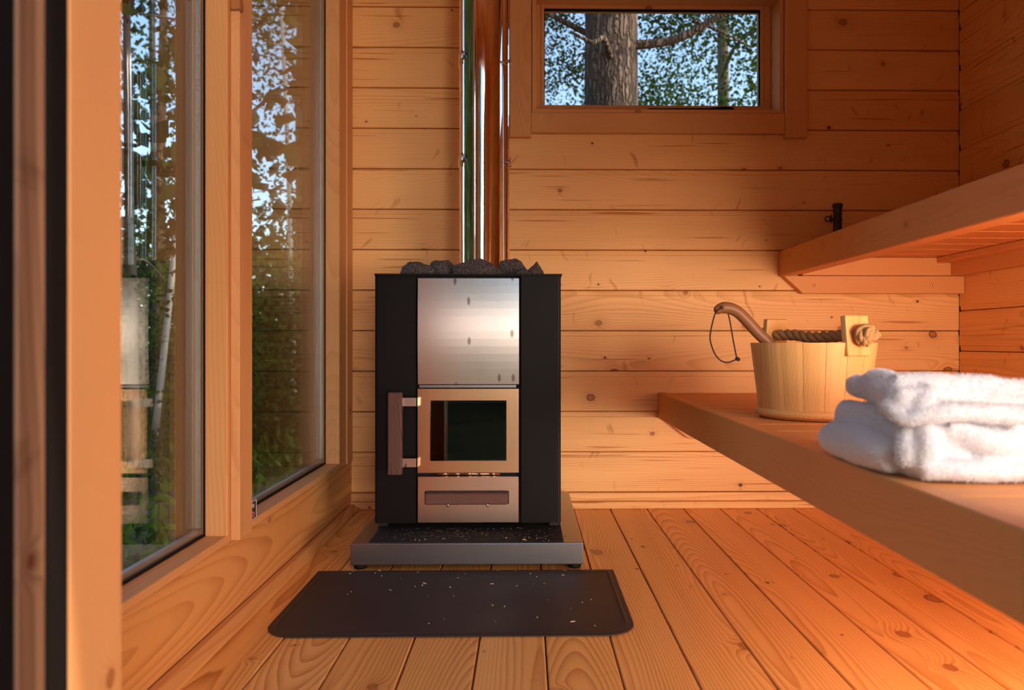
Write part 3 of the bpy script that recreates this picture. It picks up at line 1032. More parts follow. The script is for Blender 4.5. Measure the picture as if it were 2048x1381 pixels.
# seam flange joining the pipe halves: rolled outwards and back
fpts = []
for k in range(11):
    q = k / 10 * math.radians(75)
    fpts.append((FX + FR - 0.002 + 0.019 * math.sin(q), FY - 0.004 + 0.026 * (1 - math.cos(q))))
fb_ = [(x + 0.0006, y + 0.0014) for x, y in reversed(fpts)]
ol = fpts + fb_
n = len(ol)
vs = [(x, y, zt + 0.03) for x, y in ol] + [(x, y, ZC - 0.001) for x, y in ol]
fs = [[i, (i + 1) % n, n + (i + 1) % n, n + i] for i in range(n)]
so = obj('flange', mesh_of(vs, fs), M['mirror'], fl)
for py in (114, 319):
    z = 0.545 - (py - 687) * 2.11 / 1485
    # clip band on one side
    cb = lathe_mesh([(FR + 0.0005, -0.020), (FR + 0.0030, -0.019), (FR + 0.0030, 0.019), (FR + 0.0005, 0.020)], 10, True, math.radians(188), math.radians(216))
    c = obj('clip', cb, M['chrome'], fl, T(FX, FY, z))
    obj('clip_tongue', lathe_mesh([(FR + 0.003, -0.012), (FR + 0.006, -0.011), (FR + 0.006, 0.011), (FR + 0.003, 0.012)], 6, True, math.radians(219), math.radians(232)), M['steel'], c, T(FX, FY, z))
    # wing nut on the other
    wx, wy = FX + FR + 0.016, FY - 0.006
    wnut = obj('wing_nut', tube_mesh([(wx - 0.014, wy, z), (wx + 0.006, wy, z)], [0.0022, 0.0022], 8), M['wing'], fl)
    obj('nut_hub', tube_mesh([(wx - 0.003, wy, z), (wx + 0.003, wy, z)], [0.0045, 0.0038], 10), M['wing'], wnut)
    rot = 0.25 if py < 200 else 1.0
    for s in (1, -1):
        d = Vector((0.35, -math.cos(rot) * s, math.sin(rot) * s)).normalized()
        p0 = Vector((wx, wy, z)) + d * 0.003
        obj('wing', tube_mesh([p0, p0 + d * 0.006, p0 + d * 0.011, p0 + d * 0.013], [0.0018, 0.0030, 0.0028, 0.0012], 8), M['wing'], wnut)


# stones
def stone_mesh(seed, a, b, c, spike=0.0):
    rn = random.Random(seed)
    bm = bmesh.new()
    for i in range(26):
        v = Vector((rn.gauss(0, 1), rn.gauss(0, 1), rn.gauss(0, 1))).normalized() * rn.uniform(0.86, 1.0)
        bm.verts.new((v.x * a, v.y * b, v.z * c))
    if spike:
        bm.verts.new((a * 0.15, 0, c * (1 + spike)))
    bmesh.ops.convex_hull(bm, input=bm.verts[:])
    for v in [v for v in bm.verts if not v.link_faces]:
        bm.verts.remove(v)
    bmesh.ops.triangulate(bm, faces=bm.faces[:])
    for _ in range(3):
        bmesh.ops.subdivide_edges(bm, edges=bm.edges[:], cuts=1, use_grid_fill=True)
    bmesh.ops.smooth_vert(bm, verts=bm.verts[:], factor=0.12, use_axis_x=True, use_axis_y=True, use_axis_z=True)
    for v in bm.verts:
        n = v.co.normalized()
        v.co += n * (noise.noise(v.co * 55 + Vector((seed, 0, 0))) * 0.0035 + noise.noise(v.co * 160 + Vector((seed, 5, 0))) * 0.0012)
    return bm_mesh(bm, True)


ST = [  # px range, top py, depth, label
    (797, 870, 524, 1.985, 0.0, 'grey granite stove stone at the window end of the stones, front one'),
    (857, 910, 520, 2.03, 0.0, 'dark stove stone behind and between the first and the middle stone'),
    (903, 1003, 517, 1.985, 0.25, 'broad speckled stove stone in the middle before the flue pipe'),
    (996, 1053, 516, 2.04, 0.0, 'rounded stove stone just beside the flue pipe foot'),
    (1026, 1066, 534, 1.975, 0.1, 'flat low stove stone in front of the peaked stone'),
    (1052, 1088, 523, 2.005, 0.5, 'small peaked stove stone at the bench end of the stones'),
    (893, 930, 529, 2.03, 0.0, 'small dark stove stone tucked beside the flue pipe'),
]
for i, (pa, pb, pt, dy, sp_, lab) in enumerate(ST):
    xa, xb = (pa - 1053) * dy / 1485, (pb - 1053) * dy / 1485
    ztop = 0.545 + (687 - pt) * dy / 1485
    zlow = zt - 0.02
    hh = (ztop - zlow) / 2
    me = stone_mesh(11 + i * 3, (xb - xa) / 2, 0.036, hh / (1 + sp_ * 0.5), sp_ * 0.6)
    zs = [v.co.z for v in me.vertices]
    xs = [v.co.x for v in me.vertices]
    kz = (ztop - zlow) / (max(zs) - min(zs))
    kx = (xb - xa) / (max(xs) - min(xs))
    me.transform(Matrix.Diagonal((kx, 1, kz, 1)))
    zs = [v.co.z for v in me.vertices]
    xs = [v.co.x for v in me.vertices]
    o = obj('stove_stone', me, M['stone'], None, T(xa - min(xs), dy, zlow - min(zs)))
    tag(o, lab, 'stone', 'stones on top of the stove')

# ------------------------------------------------------------------ benches
YE = YF + 0.002   # near end of the benches, against the front wall


def bench(name, label, xf, ztop, zbot, slat_t):
    b = root(name, (xf + 0.5, 1.55, zbot), label, 'bench')
    board('front_board', (xf, YE, zbot), (xf + 0.033, YB - 0.002, ztop), 'y', '-x', M['bench'], b, bev=0.0025)
    board('front_rail', (xf + 0.034, YE, zbot + 0.004), (xf + 0.067, YB - 0.036, ztop - slat_t - 0.001), 'y', '-z', M['bench'], b, bev=0.002)
    y = YB - 0.004
    while y > YE + 0.05:
        board('slat', (xf + 0.0345, max(y - 0.113, YE), ztop - slat_t), (XR - 0.006, y, ztop - 0.0015), 'x', 'z', M['bench'], b, bev=0.003)
        y -= 0.1185
    return b


lb = bench('lower_bench', 'lower pine sauna bench carrying the bucket and white towels', 0.434, 0.382, 0.297, 0.027)
ub = bench('upper_bench', 'upper pine sauna bench along the side wall', 0.836, 0.8495, 0.766, 0.022)


def bracket(b, xa, xb, x1, za, zb_, name='wall_bracket'):
    """plank on the back wall with a slanted free end"""
    y0, y1 = YB - 0.034, YB - 0.001
    pr = [(xa, zb_), (x1, zb_), (x1, za), (xb, za)]
    cx, czz = (xa + x1) / 2, (za + zb_) / 2
    bm = bmesh.new()
    f0 = [bm.verts.new((x - cx, (czz - z) * -1, 0.0165)) for x, z in pr]
    f1 = [bm.verts.new((x - cx, (czz - z) * -1, -0.0165)) for x, z in pr]
    bm.faces.new(f0)
    bm.faces.new(f1)
    for k in range(4):
        bm.faces.new([f0[k], f0[(k + 1) % 4], f1[(k + 1) % 4], f1[k]])
    bmesh.ops.bevel(bm, geom=bm.edges[:], offset=0.001, segments=1, affect='EDGES')
    o = obj(name, bm_mesh(bm), M['bench'], b, frame_m((cx, (y0 + y1) / 2, czz), 'x', '-y'))
    return o


br = bracket(ub, 0.842, 0.905, XR - 0.002, 0.7085, 0.7655)
for px in (1632, 1870):
    x = (px - 1053) * 2.416 / 1485
    obj('screw', lathe_mesh([(0, 0.003), (0.002, 0.0028), (0.0048, 0.0015), (0.0052, 0)], 14), M['chrome'], br,
        T(x, YB - 0.034, 0.545 - (570.5 - 687) * 2.416 / 1485) @ Matrix.Rotation(math.pi / 2, 4, 'X'))
board('cross_rail', (0.904, YB - 0.036, 0.767), (1.392, YB - 0.002, 0.8265), 'x', '-y', M['bench'], ub, bev=0.002)
board('wall_rail', (1.393, YE, 0.767), (XR - 0.002, YB - 0.003, 0.8265), 'y', '-x', M['bench'], ub, bev=0.002)
board('nailing_strip', (1.345, YE, 0.808), (1.3925, YB - 0.037, 0.8268), 'y', '-z', M['bench'], ub, bev=0.002)
bracket(lb, 0.448, 0.53, XR - 0.002, 0.232, 0.2965)
board('cross_rail', (0.502, YB - 0.036, 0.298), (1.392, YB - 0.002, 0.354), 'x', '-y', M['bench'], lb, bev=0.002)
board('wall_rail', (1.393, YE, 0.298), (XR - 0.002, YB - 0.003, 0.354), 'y', '-x', M['bench'], lb, bev=0.002)

# ------------------------------------------------------------------ bucket
BX, BY, BZ = 0.634, 1.637, 0.382
bk = root('water_bucket', (BX, BY, BZ), 'pale pine stave bucket with rope handle on the lower bench', 'bucket')
RT, RB, HB = 0.1325, 0.1125, 0.164
NS = 18
EAR_A = math.atan2(-0.935, 0.354)
ear_idx = []


def stave_mesh(a0, a1, top, seed):
    """curved stave, local X vertical for the grain"""
    bm = bmesh.new()
    nn = 4
    th = 0.013
    rows = []
    for z in (0.010, top):
        rr = RB + (RT - RB) * (z / HB)
        ro, ri = [], []
        for k in range(nn + 1):
            a = a0 + (a1 - a0) * k / nn
            e = 0.0006 if k in (0, nn) else 0.0
            ro.append(bm.verts.new(((rr - e) * math.cos(a), (rr - e) * math.sin(a), z)))
            ri.append(bm.verts.new(((rr - th) * math.cos(a), (rr - th) * math.sin(a), z)))
        rows.append((ro, ri))
    (o0, i0), (o1, i1) = rows
    for k in range(nn):
        bm.faces.new([o0[k], o0[k + 1], o1[k + 1], o1[k]])
        bm.faces.new([i0[k], i0[k + 1], i1[k + 1], i1[k]])
        bm.faces.new([o1[k], o1[k + 1], i1[k + 1], i1[k]])
        bm.faces.new([o0[k], o0[k + 1], i0[k + 1], i0[k]])
    for k in (0, nn):
        bm.faces.new([o0[k], o1[k], i1[k], i0[k]])
    return bm


step_a = 2 * math.pi / NS
for k in range(NS):
    am = EAR_A + k * step_a
    bm = stave_mesh(am - step_a / 2 + 0.003, am + step_a / 2 - 0.003, HB, k)
    # own frame: X up, Z outward
    fm = frame_m((BX + 0.12 * math.cos(am), BY + 0.12 * math.sin(am), BZ), 'z', (math.cos(am), math.sin(am), 0))
    me = bm_mesh(bm)
    me.transform(fm.inverted() @ T(BX, BY, BZ))
    obj('stave', me, M['bucket'], bk, fm)
for s, name in ((0, 'ear'), (math.pi, 'ear')):
    a = EAR_A + s
    out = Vector((math.cos(a), math.sin(a), 0.10)).normalized()
    tan = Vector((-math.sin(a), math.cos(a), 0))
    upv = tan.cross(out) * -1 if tan.cross(out).z < 0 else tan.cross(out)
    c = Vector((BX, BY, BZ)) + Vector((math.cos(a), math.sin(a), 0)) * 0.1256 + Vector((0, 0, 0.172))
    fm = frame_m(c, upv, out)
    bm = bmesh.new()
    box_bm(bm, (-0.036, -0.0305, -0.0075), (0.048, 0.0305, 0.0075), 0.002, 2)
    es = [e for e in bm.edges]
    obj('ear', bm_mesh(bm), M['bucket'], bk, fm)
obj('bottom_board', lathe_mesh([(0, 0.016), (RB - 0.012, 0.016), (RB - 0.012, 0.030), (0, 0.030)], 40, False), M['bucket'], bk, T(BX, BY, BZ))
# wooden hoop round the foot
hp = []
for k in range(17):
    q = 2 * math.pi * k / 16
    hp.append((RB + 0.002 + 0.0075 * math.cos(q), 0.0125 + 0.0085 * math.sin(q)))
obj('hoop', lathe_mesh(hp, 64), M['bucket'], bk, T(BX, BY, BZ), label='rounded pale hoop around the bucket foot')
obj('base_rim', lathe_mesh([(RB - 0.013, 0.011), (RB - 0.013, 0.0005), (RB - 0.002, 0.0005), (RB + 0.0015, 0.010)], 64), M['bucket'], bk, T(BX, BY, BZ))


def rope_mesh(path, R, strand, twist, n=8, per=1):
    """three laid strands along a path"""
    pts = [Vector(p) for p in path]
    L = [0]
    for a, b in zip(pts, pts[1:]):
        L.append(L[-1] + (b - a).length)
    frames = []
    up = None
    for i, p in enumerate(pts):
        tg = (pts[min(i + 1, len(pts) - 1)] - pts[max(i - 1, 0)]).normalized()
        if up is None:
            up = tg.orthogonal().normalized()
        up = (up - tg * up.dot(tg)).normalized()
        frames.append((p, up.copy(), tg.cross(up)))
    out = []
    for s in range(3):
        sp = []
        for (p, u, v), l in zip(frames, L):
            a = l * twist + s * 2 * math.pi / 3
            sp.append(p + (u * math.cos(a) + v * math.sin(a)) * R)
        out.append(tube_mesh(sp, strand, n))
    return out


ex = Vector((math.cos(EAR_A), math.sin(EAR_A), 0))
cB = Vector((BX, BY, BZ + 0.180))
p_far, p_near = cB - ex * 0.145, cB + ex * 0.145
mid = cB + Vector((0.0, 0, -0.004))
rp = bez([p_far, cB - ex * 0.118 + Vector((-.004, 0, 0.002)), cB - ex * 0.06 + Vector((0, 0, .002)), mid, cB + ex * 0.06 + Vector((0, 0, -.002)), cB + ex * 0.118, p_near], 16)
hr = None
rope_root = root('rope_handle', tuple(cB))
rope_root.parent = bk
rope_root.matrix_local = WM[bk.name].inverted() @ Matrix.Translation(cB)
for me in rope_mesh(rp, 0.0064, 0.0069, 92):
    obj('strand', me, M['rope'], rope_root)
# knots: a wrapped ball of rope outside each ear
for p, sgn in ((p_near, 1), (p_far, -1)):
    o_ = ex * sgn
    t_ = Vector((-ex.y, ex.x, 0))
    u_ = Vector((0, 0, 1))
    c = p + o_ * 0.008
    for j, (rad, off) in enumerate(((0.0155, 0.0), (0.0095, 0.009), (0.014, -0.004))):
        path = []
        for k in range(33):
            q = 2 * math.pi * k / 32
            wob = 0.004 * math.sin(2 * q + j * 2)
            path.append(c + o_ * (off + wob) + (t_ * math.cos(q) + u_ * math.sin(q)) * (rad + 0.0015 * math.sin(3 * q + j)))
        for me in rope_mesh(path, 0.0042, 0.0047, 170, 7):
            obj('knot_turn', me, M['rope'], rope_root)
    obj('knot_core', tube_mesh([c - o_ * 0.004, c + o_ * 0.010, c + o_ * 0.016], [0.010, 0.009, 0.004], 12), M['rope'], rope_root)
tail = [p_near + Vector((0.028, 0.012, 0.004)) + Vector((d * 0.020, 0.002 * k, -0.001 * k)) for k, d in enumerate((-0.6, 0, 0.5))]
for me in rope_mesh(bez(tail, 6), 0.0050, 0.0056, 140):
    obj('rope_tail', me, M['rope'], rope_root)

# ------------------------------------------------------------------ ladle
KD = 1.645


def lp(px, py, d=KD):
    return Vector(((px - 1053) * d / 1485, d, 0.545 - (py - 687) * d / 1485))


ld = root('wooden_ladle', tuple(lp(1545, 690)), 'brown wooden ladle with bent handle and cord loop leaning out of the bucket', 'ladle')
path = bez([lp(1431, 624), lp(1444, 616.5), lp(1460, 616.5), lp(1477, 624), lp(1495, 641), lp(1516, 664), lp(1543, 690), lp(1580, 726), lp(1600, 744)], 8)
nP = len(path)
rad = [0.0085 + 0.0045 * min(1, i / 10) for i in range(nP)]
rad[0] = 0.004
rad[1] = 0.0072
hl = tube_mesh(path, rad, 16)
fm = frame_m(lp(1500, 650), (0.75, 0, -0.66), '-y')
hl.transform(fm.inverted())
obj('ladle_handle', hl, M['ladle'], ld, fm)
cup = lathe_mesh([(0, -0.022), (0.026, -0.02), (0.036, 0.0), (0.038, 0.022), (0.035, 0.022), (0.032, 0.0), (0.022, -0.016), (0, -0.018)], 32)
obj('ladle_cup', cup, M['ladle'], ld, T(*(lp(1612, 758))) @ Matrix.Rotation(0.3, 4, 'Y'))
hole = lp(1442, 616)
co_ = Vector((0, -0.0115, 0))
cp = bez([hole + co_, lp(1432, 624) + co_ * 1.0, lp(1428, 634) + co_ * .6, lp(1423, 662), lp(1422, 682), lp(1430, 706), lp(1442, 721), lp(1456, 725.5), lp(1469, 722), lp(1476, 718)], 10)
obj('cord', tube_mesh(cp, 0.0016, 8), M['cord'], ld)
cp = bez([lp(1457, 622) + Vector((0, 0.004, 0)), lp(1461, 640), lp(1468, 680), lp(1475, 716)], 10)
obj('cord', tube_mesh(cp, 0.0016, 8), M['cord'], ld)
obj('cord_knot', tube_mesh([lp(1473, 716), lp(1477, 718.5), lp(1481, 721)], [0.003, 0.0048, 0.003], 8), M['cord'], ld)
obj('hanging_hole', lathe_mesh([(0.0042, -0.0008), (0.0042, 0.0006), (0, 0.0006)], 16), M['cord'], ld, T(*(hole + Vector((0, -0.0118, 0)))) @ Matrix.Rotation(math.pi / 2, 4, 'X'))

# ------------------------------------------------------------------ small metal canister on the upper bench
CXp = (1679 - 1053) * 2.38 / 1485
cz0 = 0.8485
cn = root('metal_canister', (CXp, 2.38, cz0), 'small dark brass canister with ring clasp standing on the upper bench', 'canister')
hc = 0.545 + (687 - 406) * 2.38 / 1485 - cz0
prof = [(0, 0), (0.0165, 0), (0.0170, 0.004), (0.0150, 0.010), (0.0135, 0.016), (0.0135, hc * 0.62), (0.0146, hc * 0.63), (0.0146, hc * 0.68), (0.0135, hc * 0.69),
        (0.0135, hc - 0.014), (0.0160, hc - 0.011), (0.0160, hc - 0.004), (0.0150, hc), (0.0110, hc), (0.0110, hc - 0.02), (0, hc - 0.02)]
obj('tube', lathe_mesh(prof, 28), M['brass'], cn, T(CXp, 2.38, cz0))
ringp = [(CXp - 0.034 + 0.008 * math.cos(q), 2.375, cz0 + hc * 0.66 + 0.008 * math.sin(q)) for q in [2 * math.pi * k / 20 for k in range(21)]]
obj('clasp_ring', tube_mesh(ringp, 0.0024, 8), M['brass'], cn)
obj('clasp_screw', tube_mesh([(CXp - 0.027, 2.376, cz0 + hc * .66), (CXp - 0.012, 2.378, cz0 + hc * .66)], 0.003, 8), M['brass'], cn)
for s in (1, -1):
    obj('clasp_wing', tube_mesh([(CXp - 0.022, 2.375, cz0 + hc * .66), (CXp - 0.0225, 2.374, cz0 + hc * .66 + s * 0.008), (CXp - 0.0235, 2.374, cz0 + hc * .66 + s * 0.013)], [0.003, 0.004, 0.002], 8), M['brass'], cn)

# small printed tag at the foot of the cover post
tg = root('printed_tag', (-0.572, 1.575, 0.175), 'tiny dark printed tag standing on the window sill by the cover post', 'tag')
box('card', (-0.5745, 1.5185, 0.176), (-0.5735, 1.586, 0.214), M['tag'], tg)
boxes('print_border', [((-0.5736, 1.5185, 0.2125), (-0.5732, 1.586, 0.214)), ((-0.5736, 1.584, 0.176), (-0.5732, 1.586, 0.214)), ((-0.5736, 1.5185, 0.176), (-0.5732, 1.586, 0.177))], M['tagwhite'], tg)
boxes('print_letters', [((-0.5736, 1.556, 0.1995), (-0.5732, 1.574, 0.2015)), ((-0.5736, 1.556, 0.2035), (-0.5732, 1.574, 0.2055)), ((-0.5736, 1.563, 0.1995), (-0.5732, 1.567, 0.209))], M['tagwhite'], tg)
obj('print_ring', tube_mesh([(-0.5733, 1.566 + 0.007 * math.cos(q), 0.186 + 0.0045 * math.sin(q)) for q in [2 * math.pi * k / 14 for k in range(15)]], 0.0011, 6), M['tagpink'], tg)


# ------------------------------------------------------------------ towels
def soft_mesh(shapes, voxel, smooth_it, seed, amp=0.0035):
    """union of soft solids -> one continuous cloth surface"""
    bm = bmesh.new()
    for s in shapes:
        if s[0] == 'box':
            _, lo, hi, bev, rot = s
            b2 = bmesh.new()
            lo, hi = Vector(lo), Vector(hi)
            c = (lo + hi) / 2
            box_bm(b2, lo - c, hi - c, bev, 4)
            bmesh.ops.transform(b2, matrix=T(*c) @ Matrix.Rotation(rot[2], 4, 'Z') @ Matrix.Rotation(rot[1], 4, 'Y') @ Matrix.Rotation(rot[0], 4, 'X'), verts=b2.verts)
            m2 = bm_mesh(b2)
            bm.from_mesh(m2)
        else:
            _, pts, rads = s
            m2 = tube_mesh(bez(pts, 6), np.interp(np.linspace(0, len(pts) - 1, (len(pts) - 1) * 6 + 1), range(len(pts)), rads), 16)
            bm.from_mesh(m2)
    me = bm_mesh(bm)
    o = bpy.data.objects.new('tmp', me)
    COL.objects.link(o)
    r = o.modifiers.new('r', 'REMESH')
    r.mode = 'VOXEL'
    r.voxel_size = voxel
    s = o.modifiers.new('s', 'SMOOTH')
    s.factor = 0.5
    s.iterations = smooth_it
    dg = bpy.context.evaluated_depsgraph_get()
    out = bpy.data.meshes.new_from_object(o.evaluated_get(dg))
    bpy.data.objects.remove(o)
    n = len(out.vertices)
    co = np.empty(n * 3)
    out.vertices.foreach_get('co', co)
    co = co.reshape(-1, 3)
    nr = np.empty(n * 3)
    out.vertices.foreach_get('normal', nr)
    nr = nr.reshape(-1, 3)
    d = np.array([noise.noise(Vector((c[0] * 22 + seed, c[1] * 14, c[2] * 30))) + 0.5 * noise.noise(Vector((c[0] * 60, c[1] * 40 + seed, c[2] * 60))) + 0.35 * noise.noise(Vector(c * 220)) for c in co])
    co = co + nr * (d * amp)[:, None]
    out.vertices.foreach_set('co', co.ravel())
    out.polygons.foreach_set('use_smooth', [True] * len(out.polygons))
    out.update()
    return out


def pile(me, count, length, seed):
    """short loose fibres standing on the cloth"""
    rs = np.random.RandomState(seed)
    me.calc_loop_triangles()
    nt = len(me.loop_triangles)
    tri = np.empty(nt * 3, dtype=np.int32)
    me.loop_triangles.foreach_get('vertices', tri)
    tri = tri.reshape(-1, 3)
    n = len(me.vertices)
    co = np.empty(n * 3)
    me.vertices.foreach_get('co', co)
    co = co.reshape(-1, 3)
    a, b, c = co[tri[:, 0]], co[tri[:, 1]], co[tri[:, 2]]
    cr = np.cross(b - a, c - a)
    ar = np.linalg.norm(cr, axis=1)
    nn = cr / np.maximum(ar, 1e-12)[:, None]
    pick = rs.choice(nt, count, p=ar / ar.sum())
    u, v = rs.rand(count), rs.rand(count)
    fl_ = u + v > 1
    u[fl_], v[fl_] = 1 - u[fl_], 1 - v[fl_]
    p = a[pick] + (b - a)[pick] * u[:, None] + (c - a)[pick] * v[:, None]
    d = nn[pick] + rs.normal(0, 0.55, (count, 3))
    d /= np.linalg.norm(d, axis=1)[:, None]
    side = np.cross(d, rs.normal(0, 1, (count, 3)))
    side /= np.maximum(np.linalg.norm(side, axis=1), 1e-9)[:, None]
    L = length * rs.uniform(0.5, 1.3, count)[:, None]
    w = 0.00035
    V = np.stack([p - side * w - nn[pick] * 0.0004, p + side * w - nn[pick] * 0.0004, p + d * L], axis=1).reshape(-1, 3)
    m2 = bpy.data.meshes.new('m')
    m2.vertices.add(count * 3)
    m2.vertices.foreach_set('co', V.ravel())
    m2.loops.add(count * 3)
    m2.loops.foreach_set('vertex_index', np.arange(count * 3, dtype=np.int32))
    m2.polygons.add(count)
    m2.polygons.foreach_set('loop_start', np.arange(0, count * 3, 3, dtype=np.int32))
    m2.update(calc_edges=True)
    return m2


ZB = 0.383
low_shapes = [
    ('box', (0.452, 0.868, ZB), (0.95, 1.10, ZB + 0.068), 0.017, (0, 0, 0)),
    ('tube', [(0.452, 0.900, ZB + 0.020), (0.447, 0.93, ZB + 0.026), (0.446, 0.98, ZB + 0.027), (0.448, 1.03, ZB + 0.026), (0.448, 1.08, ZB + 0.024)], [0.020, 0.025, 0.027, 0.026, 0.022]),
    ('tube', [(0.470, 0.94, ZB + 0.062), (0.467, 0.98, ZB + 0.062), (0.466, 1.03, ZB + 0.063), (0.468, 1.08, ZB + 0.062)], [0.015, 0.018, 0.018, 0.017]),
    ('tube', [(0.452, 0.880, ZB + 0.016), (0.451, 0.876, ZB + 0.036), (0.456, 0.884, ZB + 0.058)], [0.012, 0.013, 0.010]),
    ('tube', [(0.462, 0.866, ZB + 0.0125), (0.52, 0.861, ZB + 0.0130), (0.62, 0.860, ZB + 0.0125), (0.75, 0.864, ZB + 0.0115), (0.95, 0.866, ZB + 0.0115)], [0.0125, 0.0130, 0.0125, 0.0115, 0.0115]),
    ('tube', [(0.466, 0.868, ZB + 0.014), (0.469, 0.864, ZB + 0.040), (0.474, 0.874, ZB + 0.064)], [0.011, 0.012, 0.011]),
    ('tube', [(0.50, 0.876, ZB + 0.060), (0.53, 0.868, ZB + 0.050), (0.56, 0.866, ZB + 0.043), (0.61, 0.873, ZB + 0.041), (0.72, 0.880, ZB + 0.038)], [0.012, 0.016, 0.016, 0.014, 0.012]),
    ('tube', [(0.57, 0.874, ZB + 0.062), (0.66, 0.874, ZB + 0.056), (0.85, 0.878, ZB + 0.050)], [0.012, 0.012, 0.012]),
]
top_shapes = [
    ('box', (0.456, 0.884, ZB + 0.074), (0.94, 1.06, ZB + 0.106), 0.016, (0, 0.050, 0.0)),
    ('tube', [(0.456, 0.893, ZB + 0.098), (0.460, 0.93, ZB + 0.102), (0.474, 0.98, ZB + 0.103), (0.486, 1.03, ZB + 0.102)], [0.018, 0.023, 0.024, 0.022]),
    ('tube', [(0.490, 1.05, ZB + 0.098), (0.487, 1.08, ZB + 0.100), (0.490, 1.105, ZB + 0.099)], [0.013, 0.016, 0.014]),
    ('tube', [(0.448, 0.902, ZB + 0.113), (0.50, 0.900, ZB + 0.112), (0.60, 0.895, ZB + 0.104), (0.75, 0.895, ZB + 0.094), (0.94, 0.895, ZB + 0.082)], [0.013, 0.014, 0.015, 0.015, 0.014]),
    ('tube', [(0.436, 0.897, ZB + 0.089), (0.440, 0.880, ZB + 0.077), (0.449, 0.870, ZB + 0.070), (0.462, 0.866, ZB + 0.073), (0.50, 0.866, ZB + 0.080), (0.60, 0.868, ZB + 0.076), (0.80, 0.874, ZB + 0.066), (0.94, 0.876, ZB + 0.060)],
     [0.009, 0.009, 0.009, 0.0095, 0.011, 0.012, 0.012, 0.012]),
    ('tube', [(0.462, 0.872, ZB + 0.076), (0.472, 0.874, ZB + 0.092), (0.486, 0.884, ZB + 0.108)], [0.008, 0.009, 0.009]),
    ('tube', [(0.445, 0.880, ZB + 0.078), (0.446, 0.888, ZB + 0.095), (0.450, 0.895, ZB + 0.110)], [0.008, 0.009, 0.010]),
    ('box', (0.440, 0.874, ZB + 0.072), (0.475, 0.930, ZB + 0.110), 0.008, (0, 0.0, 0.0)),
]
for shapes, nm, lab, sd in ((low_shapes, 'bath_towel', 'thick white terry towel folded at the bottom of the pair on the bench edge', 3),
                            (top_shapes, 'bath_towel', 'white terry towel draped loosely on top of the folded towel', 9)):
    me = soft_mesh(shapes, 0.0036, 3, sd, 0.0026)
    o = obj(nm, me, M['towel'])
    tag(o, lab, 'towel', 'white towels on the lower bench')
    pm = pile(me, 90000, 0.0032, sd)
    obj('terry_pile', pm, M['fibre'], o, kind='stuff')


# ------------------------------------------------------------------ trees outside
def leaves_mesh(centers, per, sigma, size, seed, droop=0.0):
    rs = np.random.RandomState(seed)
    C = np.asarray(centers, dtype=float)
    n = len(C) * per
    p = np.repeat(C, per, axis=0) + rs.normal(0, 1, (n, 3)) * np.asarray(sigma)
    d = rs.normal(0, 1, (n, 3))
    d[:, 2] -= droop
    d /= np.linalg.norm(d, axis=1)[:, None]
    s = np.cross(d, rs.normal(0, 1, (n, 3)))
    s /= np.maximum(np.linalg.norm(s, axis=1), 1e-9)[:, None]
    L = size[0] * rs.uniform(0.6, 1.3, n)[:, None]
    Wd = size[1] * rs.uniform(0.6, 1.3, n)[:, None]
    V = np.stack([p, p + d * L * 0.5 + s * Wd, p + d * L, p + d * L * 0.5 - s * Wd], axis=1).reshape(-1, 3)
    m = bpy.data.meshes.new('m')
    m.vertices.add(n * 4)
    m.vertices.foreach_set('co', V.ravel())
    m.loops.add(n * 4)
    m.loops.foreach_set('vertex_index', np.arange(n * 4, dtype=np.int32))
    m.polygons.add(n)
    m.polygons.foreach_set('loop_start', np.arange(0, n * 4, 4, dtype=np.int32))
    m.update(calc_edges=True)
    return m


def trunk_mesh(h, r0, r1, lean, seed, n=14, rough_=0.0):
    rn = random.Random(seed)
    pts, rads = [], []
    for i in range(15):
        q = i / 14
        pts.append((lean[0] * q + 0.04 * math.sin(q * 5 + seed) * h * 0.1, lean[1] * q + 0.03 * math.cos(q * 4 + seed) * h * 0.1, h * q))
        rads.append(r0 + (r1 - r0) * q ** 0.8)
    me = tube_mesh(pts, rads, n)
    return me, pts


def tree(name, label, x, y, h, r0, seed, leafm, barkm, crown, leafsize, nclump, per, sig, lean=(0, 0), gz=-0.45, branches=6, bl=1.0):
    """crown = (z0, z1, radius)"""
    rn = random.Random(seed)
    t_ = root(name, (x, y, gz), label, 'tree', 'trees outside the windows')
    me, pts = trunk_mesh(h, r0, r0 * 0.35, lean, seed)
    base = T(x, y, gz)
    obj('trunk', me, barkm, t_, base)
    for k in range(branches):
        z = crown[0] + (crown[1] - crown[0]) * (k + 0.5) / branches
        q = min(0.98, max(0.02, z / h))
        p0 = Vector((lean[0] * q, lean[1] * q, z))
        a = rn.uniform(0, 6.28)
        l = bl * rn.uniform(0.6, 1.0) * crown[2]
        d = Vector((math.cos(a), math.sin(a), rn.uniform(-0.1, 0.4)))
        bp = bez([p0, p0 + d * l * 0.4 + Vector((0, 0, 0.05 * l)), p0 + d * l + Vector((0, 0, -0.08 * l))], 5)
        obj('branch', tube_mesh(bp, [r0 * 0.28 * (1 - 0.8 * i / (len(bp) - 1)) for i in range(len(bp))], 6), barkm, t_, base)
    cs = []
    for k in range(nclump):
        q = rn.random()
        z = crown[0] + (crown[1] - crown[0]) * q
        rr = crown[2] * math.sqrt(rn.random()) * (1 - 0.55 * q)
        a = rn.uniform(0, 6.28)
        w = z / h
        cs.append((lean[0] * w + rr * math.cos(a), lean[1] * w + rr * math.sin(a), z))
    obj('foliage', leaves_mesh(cs, per, sig, leafsize, seed), leafm, t_, base, kind='stuff')
    return t_


